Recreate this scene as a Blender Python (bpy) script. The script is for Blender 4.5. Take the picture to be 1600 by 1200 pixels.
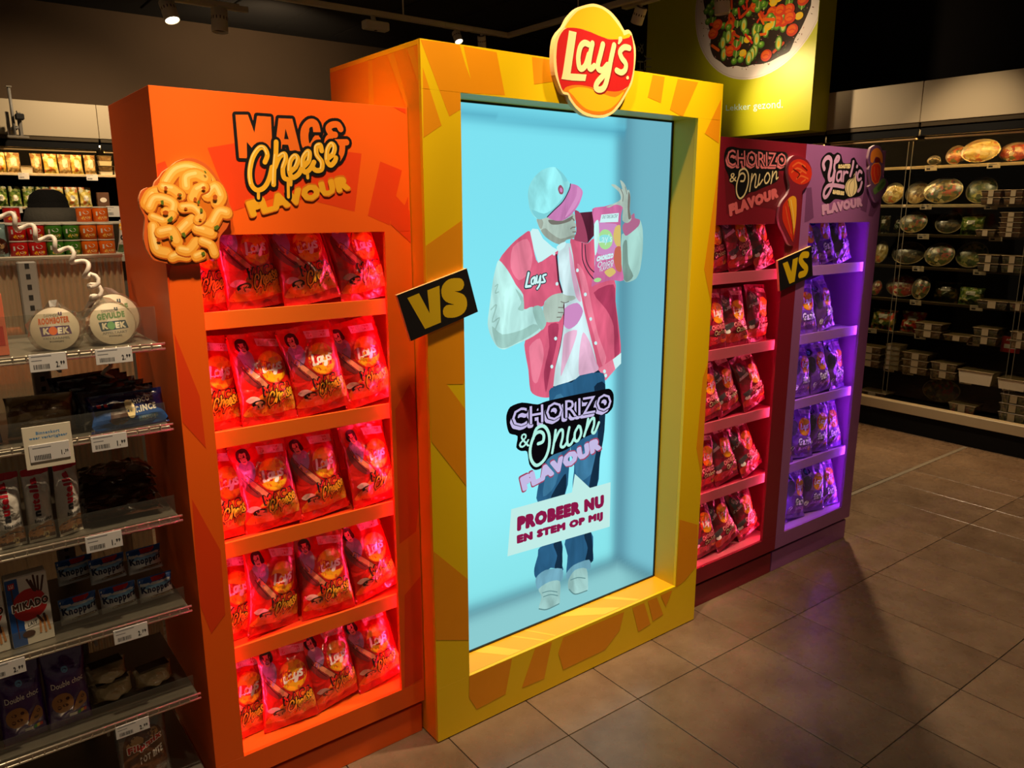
import bpy, bmesh, math, random
from mathutils import Vector, Matrix
from mathutils.geometry import delaunay_2d_cdt

for o in list(bpy.data.objects):
    bpy.data.objects.remove(o)
scene = bpy.context.scene
COL = scene.collection
R = math.radians

# ------------------------------------------------------------------ camera
cam_data = bpy.data.cameras.new('camera')
cam_data.sensor_width = 36.0
cam_data.lens = 36.0 * 1204.27 / 1600.0
cam_data.clip_start = 0.05
cam = bpy.data.objects.new('camera', cam_data)
COL.objects.link(cam)
cam.location = (-1.0551, -1.7465, 1.5698)
_yaw, _pitch, _roll = 0.6535, 0.2223, -0.0016
_f = Vector((math.sin(_yaw) * math.cos(_pitch), math.cos(_yaw) * math.cos(_pitch), -math.sin(_pitch)))
_r = Vector((math.cos(_yaw), -math.sin(_yaw), 0))
_u = _r.cross(_f)
_r2 = _r * math.cos(_roll) + _u * math.sin(_roll)
_u2 = _u * math.cos(_roll) - _r * math.sin(_roll)
cam.rotation_euler = Matrix((_r2, _u2, -_f)).transposed().to_euler()
scene.camera = cam

# ------------------------------------------------------------------ world, exposure, ceiling spots, added fill spots
world = bpy.data.worlds.new('world')
scene.world = world
world.use_nodes = True
bg = world.node_tree.nodes['Background']
bg.inputs[0].default_value = (1.0, 0.74, 0.48, 1)
bg.inputs[1].default_value = 0.085
vs = scene.view_settings
vs.view_transform = 'Standard'
vs.look = 'None'
vs.exposure = 0.0
vs.gamma = 1.0
vs.use_curve_mapping = False

WARM = (1.0, 0.75, 0.46)


def spot(name, loc, aim, watts, angle, blend=0.8, size=0.04, col=WARM):
    l = bpy.data.lights.new(name, 'SPOT')
    l.energy = watts
    l.spot_size = R(angle)
    l.spot_blend = blend
    l.shadow_soft_size = size
    l.color = col
    o = bpy.data.objects.new(name, l)
    COL.objects.link(o)
    o.location = loc
    o.rotation_euler = (Vector(aim) - Vector(loc)).to_track_quat('-Z', 'Y').to_euler()
    return o


# track spots right above the front of the stands, shining steeply down (above the camera's frame)
spot('track_or_fill_spot', (-0.66, -0.55, 3.05), (-0.88, 0.04, 0.9), 210, 44, 1.0)  # added fill spot, only brightens the biscuit shelving
spot('track_or_fill_spot', (-0.34, -0.5, 3.05), (-0.34, 0.07, 2.0), 200, 38, 1.0)
spot('track_or_fill_spot', (-0.05, -0.44, 3.05), (0.32, -0.02, 1.85), 170, 50, 1.0)
spot('track_or_fill_spot', (1.0, -0.42, 3.05), (0.82, -0.02, 1.8), 250, 50, 1.0)
spot('track_or_fill_spot', (1.95, -0.52, 3.05), (1.85, 0.05, 1.9), 175, 44, 1.0)
# added fill spot, brightens the floor in front of the stands
spot('track_or_fill_spot', (1.0, -1.75, 3.2), (1.0, -1.35, 0.0), 60, 100, 1.0)
# aisle spot beyond the far stand, throws the stand's shadow over the floor
spot('track_or_fill_spot', (3.45, 0.92, 3.05), (2.7, -0.2, 0.0), 210, 86, 0.7, 0.05)
# added spot without a lamp of its own, brightens the fridge shelves
spot('track_or_fill_spot', (3.55, 0.45, 3.05), (4.65, 0.62, 1.45), 100, 46, 1.0)
# spot on the green sign
spot('track_or_fill_spot', (3.39, 2.28, 2.86), (4.2, 1.66, 2.15), 120, 60, 1.0)
spot('track_or_fill_spot', (3.46, 1.78, 2.78), (4.2, 1.9, 2.75), 22, 90, 1.0)
# added spot to light the see-through back sheet of the biscuit shelving from behind
spot('track_or_fill_spot', (-0.9, 1.25, 3.05), (-0.8, 0.5, 1.2), 90, 50, 1.0)
# back aisle
spot('track_or_fill_spot', (0.4, 4.4, 2.95), (0.1, 5.6, 2.0), 120, 90, 1.0)
spot('track_or_fill_spot', (1.6, 4.75, 2.95), (1.7, 6.3, 2.7), 60, 130, 1.0)  # added wall wash, lifts the dark back wall
spot('track_or_fill_spot', (-0.5, 1.6, 3.05), (-0.5, 2.5, 1.4), 90, 80, 1.0)  # added spot to light the snack can shelf

# ------------------------------------------------------------------ materials
def lin(c):
    out = []
    for v in c:
        v /= 255.0
        out.append(v / 12.92 if v <= 0.04045 else ((v + 0.055) / 1.055) ** 2.4)
    return out


MATS = {}


def mat(name, rgb, rough=0.5, metal=0.0, var=0.06, scale=14.0, coat=0.0, bump=0.0, bscale=60.0, crinkle=0.0, emit=None, strength=1.0, spec=0.5):
    """procedural surface: base colour broken up by a little noise, optional fine relief"""
    if name in MATS:
        return MATS[name]
    m = bpy.data.materials.new(name)
    m.use_nodes = True
    nt = m.node_tree
    b = nt.nodes['Principled BSDF']
    c = lin(rgb)
    b.inputs['Roughness'].default_value = rough
    b.inputs['Metallic'].default_value = metal
    b.inputs['Coat Weight'].default_value = coat
    b.inputs['Coat Roughness'].default_value = 0.12
    b.inputs['Specular IOR Level'].default_value = spec
    tc = nt.nodes.new('ShaderNodeTexCoord')
    if var > 0:
        n = nt.nodes.new('ShaderNodeTexNoise')
        n.inputs['Scale'].default_value = scale
        n.inputs['Detail'].default_value = 4
        nt.links.new(tc.outputs['Object'], n.inputs['Vector'])
        mx = nt.nodes.new('ShaderNodeMix')
        mx.data_type = 'RGBA'
        mx.inputs[6].default_value = [max(0, v * (1 - var)) for v in c] + [1]
        mx.inputs[7].default_value = [min(1, v * (1 + var)) for v in c] + [1]
        nt.links.new(n.outputs['Fac'], mx.inputs[0])
        nt.links.new(mx.outputs[2], b.inputs['Base Color'])
    else:
        b.inputs['Base Color'].default_value = c + [1]
    if bump > 0:
        n2 = nt.nodes.new('ShaderNodeTexNoise')
        n2.inputs['Scale'].default_value = bscale
        n2.inputs['Detail'].default_value = 3
        nt.links.new(tc.outputs['Object'], n2.inputs['Vector'])
        bp = nt.nodes.new('ShaderNodeBump')
        bp.inputs['Strength'].default_value = bump
        bp.inputs['Distance'].default_value = 0.01
        nt.links.new(n2.outputs['Fac'], bp.inputs['Height'])
        nt.links.new(bp.outputs['Normal'], b.inputs['Normal'])
        if crinkle > 0:
            # creased foil: ridges along the edges of distorted cells
            ad = nt.nodes.new('ShaderNodeVectorMath'); ad.operation = 'MULTIPLY_ADD'
            ad.inputs[1].default_value = (.03, .03, .03)
            nt.links.new(n2.outputs['Color'], ad.inputs[0])
            nt.links.new(tc.outputs['Object'], ad.inputs[2])
            vo = nt.nodes.new('ShaderNodeTexVoronoi')
            vo.feature = 'DISTANCE_TO_EDGE'
            vo.inputs['Scale'].default_value = 22
            nt.links.new(ad.outputs[0], vo.inputs['Vector'])
            b2 = nt.nodes.new('ShaderNodeBump')
            b2.inputs['Strength'].default_value = crinkle
            b2.inputs['Distance'].default_value = 0.02
            nt.links.new(vo.outputs['Distance'], b2.inputs['Height'])
            nt.links.new(bp.outputs['Normal'], b2.inputs['Normal'])
            nt.links.new(b2.outputs['Normal'], b.inputs['Normal'])
    if emit is not None:
        b.inputs['Emission Color'].default_value = lin(emit) + [1]
        b.inputs['Emission Strength'].default_value = strength
    MATS[name] = m
    return m


def emission(name, rgb, strength=1.0):
    if name in MATS:
        return MATS[name]
    m = bpy.data.materials.new(name)
    m.use_nodes = True
    nt = m.node_tree
    nt.nodes.clear()
    e = nt.nodes.new('ShaderNodeEmission')
    o = nt.nodes.new('ShaderNodeOutputMaterial')
    e.inputs[0].default_value = lin(rgb) + [1]
    e.inputs[1].default_value = strength
    nt.links.new(e.outputs[0], o.inputs[0])
    MATS[name] = m
    return m


def clear_plastic(name, tint=(235, 235, 225), gloss=0.12, rough=0.08, haze=0.6):
    """thin clear sheet: mostly see-through with a faint reflection"""
    if name in MATS:
        return MATS[name]
    m = bpy.data.materials.new(name)
    m.use_nodes = True
    nt = m.node_tree
    nt.nodes.clear()
    t = nt.nodes.new('ShaderNodeBsdfTransparent')
    t.inputs[0].default_value = lin(tint) + [1]
    g = nt.nodes.new('ShaderNodeBsdfGlossy')
    g.inputs['Roughness'].default_value = rough
    d = nt.nodes.new('ShaderNodeBsdfDiffuse')
    d.inputs[0].default_value = lin(tint) + [1]
    f = nt.nodes.new('ShaderNodeLayerWeight')
    f.inputs[0].default_value = 0.25
    mt = nt.nodes.new('ShaderNodeMath')
    mt.operation = 'MULTIPLY_ADD'
    mt.inputs[1].default_value = 0.5 if haze > 0 else 0.18
    mt.inputs[2].default_value = gloss * 0.5
    nt.links.new(f.outputs['Fresnel'], mt.inputs[0])
    mx = nt.nodes.new('ShaderNodeMixShader')
    nt.links.new(mt.outputs[0], mx.inputs[0])
    nt.links.new(t.outputs[0], mx.inputs[1])
    nt.links.new(g.outputs[0], mx.inputs[2])
    m2 = nt.nodes.new('ShaderNodeMixShader')
    m2.inputs[0].default_value = gloss * haze
    nt.links.new(mx.outputs[0], m2.inputs[1])
    nt.links.new(d.outputs[0], m2.inputs[2])
    o = nt.nodes.new('ShaderNodeOutputMaterial')
    nt.links.new(m2.outputs[0], o.inputs[0])
    MATS[name] = m
    return m


def food_mix(name, cols, scale=45.0, rough=0.35, bump=0.5):
    """chopped food: cells of several colours"""
    if name in MATS:
        return MATS[name]
    m = bpy.data.materials.new(name)
    m.use_nodes = True
    nt = m.node_tree
    b = nt.nodes['Principled BSDF']
    b.inputs['Roughness'].default_value = rough
    tc = nt.nodes.new('ShaderNodeTexCoord')
    v = nt.nodes.new('ShaderNodeTexVoronoi')
    v.inputs['Scale'].default_value = scale
    nt.links.new(tc.outputs['Object'], v.inputs['Vector'])
    s = nt.nodes.new('ShaderNodeSeparateColor')
    nt.links.new(v.outputs['Color'], s.inputs[0])
    r = nt.nodes.new('ShaderNodeValToRGB')
    r.color_ramp.interpolation = 'CONSTANT'
    el = r.color_ramp.elements
    while len(el) < len(cols):
        el.new(0.5)
    for i, c in enumerate(cols):
        el[i].position = i / len(cols)
        el[i].color = lin(c) + [1]
    nt.links.new(s.outputs[0], r.inputs[0])
    nt.links.new(r.outputs[0], b.inputs['Base Color'])
    bp = nt.nodes.new('ShaderNodeBump')
    bp.inputs['Strength'].default_value = bump
    bp.inputs['Distance'].default_value = 0.006
    nt.links.new(v.outputs['Distance'], bp.inputs['Height'])
    nt.links.new(bp.outputs['Normal'], b.inputs['Normal'])
    MATS[name] = m
    return m


# printed inks: name -> sRGB
PAL = dict(
    cuff=(176, 106, 140),
    pink=(222, 98, 128), pinkd=(176, 62, 95), pinkl=(238, 130, 155), pinkd2=(160, 70, 98), maroondark=(84, 34, 52),
    tee=(205, 232, 236), lilac=(206, 140, 195), teeshade=(226, 178, 205), sleeve=(188, 238, 232), sleeve2=(160, 205, 196), sleeve3=(120, 150, 140),
    skin=(176, 196, 184), skind=(118, 116, 108), skinm=(150, 160, 148), white=(205, 244, 244), cap=(150, 234, 238), capshade=(126, 208, 216),
    brim=(204, 128, 184), briml=(216, 146, 198), dark=(60, 42, 62), darkg=(28, 66, 72), brown=(150, 84, 104), pinkbag=(206, 110, 160), lime=(168, 224, 150),
    cyan=(140, 226, 226), chip=(216, 190, 110), chorizo=(196, 104, 84), pant=(44, 96, 134), pantl=(62, 120, 156), pantdark=(20, 44, 66), denimcuff=(116, 172, 192),
    shoe=(156, 200, 196), shoed=(96, 140, 142), paper=(192, 236, 230), maroon=(138, 24, 70), black=(10, 8, 12), lilac2=(196, 186, 228), mint=(178, 240, 226),
    lyellow=(240, 178, 10), lorange=(232, 120, 12), lred=(196, 22, 22), ldark=(140, 12, 14), lcream=(250, 222, 160), vsy=(226, 186, 20),
    ofill=(238, 108, 22), oflav=(238, 170, 30), oflav2=(216, 112, 14), cheese=(244, 182, 40), cheesel=(255, 226, 140),
    cpink=(244, 132, 140), cream=(250, 226, 170), cflav=(236, 110, 116), glilac=(222, 170, 214), gflav=(222, 162, 206),
    chred=(214, 46, 22), chlite=(236, 104, 48), chdark=(110, 14, 10), onyel=(244, 168, 40), onl=(255, 214, 110), tomo=(236, 130, 40), leaf=(104, 140, 76), leafd=(70, 108, 54),
    macd=(214, 112, 16), macs=(186, 84, 10), mac=(236, 158, 48), macl=(248, 188, 84), macll=(255, 216, 132), herb=(92, 112, 28),
    yorange=(242, 154, 2), yyellow=(246, 172, 10), ored=(230, 62, 6), mdark=(112, 16, 32), pdark=(120, 66, 116), signgrey=(150, 150, 110),
    bagred=(214, 24, 14), bagorange=(240, 110, 20), tag=(244, 206, 210), hair=(28, 16, 18), face=(230, 176, 164), bodyl=(166, 128, 176), arm=(226, 140, 100), frame=(140, 40, 40),
    txtwhite=(250, 244, 240), sun=(250, 178, 20), ribbon=(205, 20, 24), macred=(214, 40, 20), bagmar=(140, 18, 48), bagpur=(116, 66, 146), grey=(190, 180, 180), greyd=(80, 70, 76),
    chz=(210, 60, 40), gpurple=(150, 96, 170), ink=(40, 42, 48), inkl=(120, 122, 130), tagred=(190, 30, 30), blue=(24, 76, 150), skyb=(110, 160, 205), navy=(14, 22, 70), teal=(40, 120, 132),
    koekor=(224, 112, 60), koekpu=(84, 48, 120), koekgr=(110, 160, 110), koekte=(30, 70, 96), biscuit=(206, 140, 80), choc=(70, 34, 22), nutred=(190, 20, 40), cocoa=(96, 60, 36), cookie=(170, 116, 66),
    purpled=(50, 14, 84), nred=(200, 60, 50), ngreen=(70, 150, 70), nyel=(220, 190, 60), bagtan=(180, 140, 90), brickred=(178, 52, 40), wwhite=(236, 232, 222), lblue=(60, 130, 190),
)


FOLDS = {'pink', 'pinkd', 'pinkl', 'pant', 'pantl', 'pantdark', 'sleeve', 'sleeve2', 'sleeve3', 'tee', 'teeshade', 'skin', 'skinm', 'cap', 'denimcuff', 'shoe', 'brim', 'pinkbag', 'maroondark'}


def screen_ink(name):
    """display colour; cloth and skin in the shown picture carry soft folds of tone"""
    first_time = 'screen_' + name not in MATS
    m = emission('screen_' + name, PAL[name], 1.0)
    if first_time and name in FOLDS:
        nt = m.node_tree
        e = next(n for n in nt.nodes if n.type == 'EMISSION')
        tc = nt.nodes.new('ShaderNodeTexCoord')
        mp = nt.nodes.new('ShaderNodeMapping')
        mp.inputs['Rotation'].default_value = (0, .5, 0)
        mp.inputs['Scale'].default_value = (16, 1, 6)
        n = nt.nodes.new('ShaderNodeTexNoise')
        n.inputs['Scale'].default_value = 1.0; n.inputs['Detail'].default_value = 3.5; n.inputs['Distortion'].default_value = .8
        r = nt.nodes.new('ShaderNodeMapRange')
        r.inputs[1].default_value = .3; r.inputs[2].default_value = .7
        r.inputs[3].default_value = .74; r.inputs[4].default_value = 1.2
        nt.links.new(tc.outputs['Object'], mp.inputs[0]); nt.links.new(mp.outputs[0], n.inputs[0])
        nt.links.new(n.outputs['Fac'], r.inputs[0]); nt.links.new(r.outputs[0], e.inputs[1])
    return m


def ink(name, glow=False, gloss=False):
    if glow:
        return screen_ink(name)
    if gloss:
        return mat('film_print_' + name, PAL[name], rough=0.28, coat=0.9, var=0.04, bump=.5, bscale=30, crinkle=.35)
    return mat('print_' + name, PAL[name], rough=0.45, var=0.03)


# ------------------------------------------------------------------ mesh helpers
class MB:
    def __init__(s):
        s.v = []; s.f = []; s.m = []; s.smooth = []

    def add(s, vs_, fs, mi=0, smooth=False):
        b = len(s.v)
        s.v += [tuple(v) for v in vs_]
        for f in fs:
            s.f.append([b + i for i in f]); s.m.append(mi); s.smooth.append(smooth)
        return s

    def box(s, x0, x1, y0, y1, z0, z1, mi=0, M=None):
        vs_ = [(x0, y0, z0), (x1, y0, z0), (x1, y1, z0), (x0, y1, z0), (x0, y0, z1), (x1, y0, z1), (x1, y1, z1), (x0, y1, z1)]
        if M is not None:
            vs_ = [M @ Vector(v) for v in vs_]
        return s.add(vs_, [(0, 3, 2, 1), (4, 5, 6, 7), (0, 1, 5, 4), (1, 2, 6, 5), (2, 3, 7, 6), (3, 0, 4, 7)], mi)

    def bevbox(s, x0, x1, y0, y1, z0, z1, b=0.004, mi=0, M=None):
        """box with chamfered edges (rings inset at both ends)"""
        def ring(x0, x1, y0, y1, z, c):
            return [(x0 + c, y0, z), (x1 - c, y0, z), (x1, y0 + c, z), (x1, y1 - c, z), (x1 - c, y1, z), (x0 + c, y1, z), (x0, y1 - c, z), (x0, y0 + c, z)]
        rs = ring(x0 + b, x1 - b, y0 + b, y1 - b, z0, b * .5) + ring(x0, x1, y0, y1, z0 + b, b) + ring(x0, x1, y0, y1, z1 - b, b) + ring(x0 + b, x1 - b, y0 + b, y1 - b, z1, b * .5)
        if M is not None:
            rs = [M @ Vector(v) for v in rs]
        fs = [tuple(range(7, -1, -1)), tuple(range(24, 32))]
        for k in range(3):
            for i in range(8):
                j = (i + 1) % 8
                fs.append((k * 8 + i, k * 8 + j, k * 8 + 8 + j, k * 8 + 8 + i))
        return s.add(rs, fs, mi)

    def tube(s, pts, r, n=8, mi=0, caps=True, smooth=True):
        pts = [Vector(p) for p in pts]
        rs = r if isinstance(r, (list, tuple)) else [r] * len(pts)
        vs_ = []; fs = []
        up = None
        for i, p in enumerate(pts):
            d = (pts[min(i + 1, len(pts) - 1)] - pts[max(i - 1, 0)]).normalized()
            if up is None:
                up = Vector((0, 0, 1)) if abs(d.z) < 0.9 else Vector((1, 0, 0))
            a = d.cross(up).normalized(); up = a.cross(d).normalized()
            for k in range(n):
                t = 2 * math.pi * k / n
                vs_.append(p + (a * math.cos(t) + up * math.sin(t)) * rs[i])
        for i in range(len(pts) - 1):
            for k in range(n):
                l = (k + 1) % n
                fs.append((i * n + k, i * n + l, (i + 1) * n + l, (i + 1) * n + k))
        s.add(vs_, fs, mi, smooth)
        if caps:
            b = len(s.v) - len(vs_)
            s.f.append([b + k for k in range(n)][::-1]); s.m.append(mi); s.smooth.append(False)
            s.f.append([b + (len(pts) - 1) * n + k for k in range(n)]); s.m.append(mi); s.smooth.append(False)
        return s

    def lathe(s, prof, n=24, c=(0, 0, 0), mi=0, sx=1.0, sy=1.0, M=None, smooth=True):
        vs_ = []; fs = []
        for r, z in prof:
            for k in range(n):
                t = 2 * math.pi * k / n
                v = Vector((c[0] + r * sx * math.cos(t), c[1] + r * sy * math.sin(t), c[2] + z))
                vs_.append(M @ v if M is not None else v)
        for i in range(len(prof) - 1):
            for k in range(n):
                l = (k + 1) % n
                fs.append((i * n + k, i * n + l, (i + 1) * n + l, (i + 1) * n + k))
        return s.add(vs_, fs, mi, smooth)

    def prism(s, poly, y0, y1, mi=0, edge=None):
        """outline in (x, z) extruded from y0 (front) to y1"""
        n = len(poly)
        vs_ = [(x, y0, z) for x, z in poly] + [(x, y1, z) for x, z in poly]
        area = sum(poly[i][0] * poly[(i + 1) % n][1] - poly[(i + 1) % n][0] * poly[i][1] for i in range(n))
        fr = list(range(n)); bk = list(range(2 * n - 1, n - 1, -1))
        if area < 0:
            fr = fr[::-1]; bk = bk[::-1]
        s.add(vs_, [fr, bk], mi)
        b = len(s.v) - 2 * n
        for i in range(n):
            j = (i + 1) % n
            q = [b + i, b + n + i, b + n + j, b + j]
            s.f.append(q if area > 0 else q[::-1]); s.m.append(mi if edge is None else edge); s.smooth.append(False)
        return s

    def mesh(s, name, mats, off=(0, 0, 0)):
        me = bpy.data.meshes.new(name)
        ox, oy, oz = off
        me.from_pydata([(v[0] - ox, v[1] - oy, v[2] - oz) for v in s.v], [], s.f)
        for m in (mats if isinstance(mats, (list, tuple)) else [mats]):
            me.materials.append(m)
        me.polygons.foreach_set('material_index', s.m)
        me.polygons.foreach_set('use_smooth', s.smooth)
        me.update()
        return me


def link(name, me, parent=None):
    o = bpy.data.objects.new(name, me)
    COL.objects.link(o)
    if parent is not None:
        o.parent = parent
    return o


def wloc(o):
    p = Vector((0, 0, 0))
    while o is not None:
        p += o.location; o = o.parent
    return p


def part(name, mb, mats, parent=None, local=False):
    """mesh given in world coordinates (or the parent's own, local=True) becomes a part of its parent"""
    off = (0, 0, 0) if (parent is None or local) else tuple(wloc(parent))
    return link(name, mb.mesh(name, mats, off), parent)


def tag(o, label, cat, group=None):
    o['label'] = label; o['category'] = cat
    if group:
        o['group'] = group
    return o


def thing(name, loc, label, cat, group=None, rot=(0, 0, 0)):
    o = bpy.data.objects.new(name, None)
    o.empty_display_size = 0.05
    COL.objects.link(o)
    o.location = loc
    o.rotation_euler = rot
    return tag(o, label, cat, group)


def struct(name, mb, mats):
    o = part(name, mb, mats)
    o['kind'] = 'structure'
    return o


def copy_tree(o, parent=None):
    c = o.copy()
    COL.objects.link(c)
    c.parent = parent
    for ch in list(o.children):
        copy_tree(ch, c)
    return c


# ------------------------------------------------------------------ flat print builder
def smooth_closed(p, k=3):
    n = len(p); out = []
    for i in range(n):
        a, b, c, d = p[i - 1], p[i], p[(i + 1) % n], p[(i + 2) % n]
        for j in range(k):
            t = j / k
            out.append(tuple(crm(a[q], b[q], c[q], d[q], t) for q in (0, 1)))
    return out


def crm(a, b, c, d, t, k=0.4):
    m0 = (c - a) * k; m1 = (d - b) * k
    return (2 * t ** 3 - 3 * t ** 2 + 1) * b + (t ** 3 - 2 * t ** 2 + t) * m0 + (-2 * t ** 3 + 3 * t ** 2) * c + (t ** 3 - t ** 2) * m1


def smooth_open(p, k=4):
    if len(p) < 3:
        return p
    q = [p[0]] + list(p) + [p[-1]]
    out = []
    for i in range(1, len(q) - 2):
        for j in range(k):
            t = j / k
            out.append((crm(q[i - 1][0], q[i][0], q[i + 1][0], q[i + 2][0], t, .5), crm(q[i - 1][1], q[i][1], q[i + 1][1], q[i + 2][1], t, .5)))
    out.append(tuple(p[-1]))
    return out


def pairs(l):
    return [(l[i], l[i + 1]) for i in range(0, len(l), 2)]


_TXT = {}


def disc2(x, y, r, n=8):
    return [(x + r * math.cos(2 * math.pi * t / n + .39), y + r * math.sin(2 * math.pi * t / n + .39)) for t in range(n)]


def union2d(vs_, fs):
    """merge overlapping flat faces into one layer of triangles that do not overlap"""
    ff = []
    for f in fs:
        a = sum(vs_[f[i - 1]][0] * vs_[f[i]][1] - vs_[f[i]][0] * vs_[f[i - 1]][1] for i in range(len(f)))
        if abs(a) > 1e-12:
            ff.append(list(f) if a > 0 else list(f)[::-1])
    v, e, t, ov, oe, of = delaunay_2d_cdt([Vector(p) for p in vs_], [], ff, 0, 1e-7)
    keep = [list(t[i]) for i in range(len(t)) if of[i]]
    return [tuple(p) for p in v], keep


def text_shape(txt, bold):
    """letters as flat faces in a unit box; weight is added by a round-cornered band along every contour"""
    key = (txt, round(bold, 3))
    if key not in _TXT:
        cu = bpy.data.curves.new('lettering', 'FONT')
        cu.body = txt
        cu.resolution_u = 2
        cu.fill_mode = 'FRONT'
        cu.space_character = 1.17 if bold > .025 else 1.0
        ob = bpy.data.objects.new('lettering', cu)
        me = bpy.data.meshes.new_from_object(ob)
        vs_ = [tuple(v.co[:2]) for v in me.vertices]
        fs = [list(p.vertices) for p in me.polygons]
        cnt_ = {}
        for p in me.polygons:
            for k in p.edge_keys:
                cnt_[k] = cnt_.get(k, 0) + 1
        bpy.data.objects.remove(ob); bpy.data.curves.remove(cu); bpy.data.meshes.remove(me)
        if bold > 0:
            # contour vertices are duplicated per letter, so edges used once are the outline
            seen = set()
            for (i, j), c in list(cnt_.items()):
                if c != 1:
                    continue
                (x0, y0), (x1, y1) = vs_[i], vs_[j]
                l = math.hypot(x1 - x0, y1 - y0)
                if l < 1e-6:
                    continue
                nx_, ny_ = -(y1 - y0) / l * bold, (x1 - x0) / l * bold
                b0 = len(vs_)
                vs_ += [(x0 + nx_, y0 + ny_), (x0 - nx_, y0 - ny_), (x1 - nx_, y1 - ny_), (x1 + nx_, y1 + ny_)]
                fs.append([b0, b0 + 1, b0 + 2, b0 + 3])
                for q in (i, j):
                    if q not in seen:
                        seen.add(q)
                        b0 = len(vs_)
                        vs_ += disc2(vs_[q][0], vs_[q][1], bold)
                        fs.append(list(range(b0, b0 + 8)))
        if bold > 0:
            vs_, fs = union2d(vs_, fs)
        x0 = min(v[0] for v in vs_); x1 = max(v[0] for v in vs_); y0 = min(v[1] for v in vs_); y1 = max(v[1] for v in vs_)
        _TXT[key] = ([((x - x0) / (x1 - x0), (y - y0) / (y1 - y0)) for x, y in vs_], fs)
    return _TXT[key]


def ribbon(p, w, closed=False):
    """constant-width stroke: one quad per segment, round joins and ends"""
    n = len(p)
    vs_ = []; fs = []
    for i in range(n if closed else n - 1):
        (x0, y0), (x1, y1) = p[i], p[(i + 1) % n]
        l = math.hypot(x1 - x0, y1 - y0)
        if l < 1e-6:
            continue
        nx_, ny_ = -(y1 - y0) / l * w / 2, (x1 - x0) / l * w / 2
        b = len(vs_)
        vs_ += [(x0 + nx_, y0 + ny_), (x0 - nx_, y0 - ny_), (x1 - nx_, y1 - ny_), (x1 + nx_, y1 + ny_)]
        fs.append([b, b + 1, b + 2, b + 3])
    for (x, y) in p:
        b = len(vs_)
        vs_ += disc2(x, y, w / 2, 12)
        fs.append(list(range(b, b + 12)))
    return union2d(vs_, fs)


def clip_rect(poly, r):
    x0, x1, z0, z1 = r
    for ax, v, sgn in ((0, x0, 1), (0, x1, -1), (1, z0, 1), (1, z1, -1)):
        out = []
        for i in range(len(poly)):
            a = poly[i - 1]; b = poly[i]
            ia = (a[ax] - v) * sgn >= 0; ib = (b[ax] - v) * sgn >= 0
            if ia != ib:
                t = (v - a[ax]) / (b[ax] - a[ax])
                out.append((a[0] + (b[0] - a[0]) * t, a[1] + (b[1] - a[1]) * t))
            if ib:
                out.append(b)
        poly = out
        if len(poly) < 3:
            return None
    return poly


def flat_shapes(items, clip=None, affine=None):
    """-> list of (ink name, verts2d in metres, faces), bottom layer first"""
    res = []
    for it in items:
        k = it[0]; m = it[1]
        if k in 'pP':
            p = pairs(it[2])
            if k == 'P':
                p = smooth_closed(p)
            if clip:
                vs_ = []; fs = []
                for r in clip:
                    q = clip_rect(p, r)
                    if q:
                        b = len(vs_); vs_ += q; fs.append(list(range(b, b + len(q))))
            else:
                vs_, fs = p, [list(range(len(p)))]
        elif k in 'sS':
            p = pairs(it[3])
            vs_, fs = ribbon(smooth_open(p) if k == 'S' else p, it[2])
        elif k == 'L':
            vs_, fs = ribbon(pairs(it[3]), it[2], True)
        elif k == 't':
            q = pairs(it[3])
            uv, fs = text_shape(it[2], it[4])
            tl, tr, br, bl = q
            vs_ = [tuple((bl[a] * (1 - u) + br[a] * u) * (1 - v) + (tl[a] * (1 - u) + tr[a] * u) * v for a in (0, 1)) for u, v in uv]
        if not fs:
            continue
        if affine:
            vs_ = [affine(x, z) for x, z in vs_]
        res.append((m, [(x * .001, z * .001) for x, z in vs_], fs))
    return res


_CUT = {}


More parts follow.
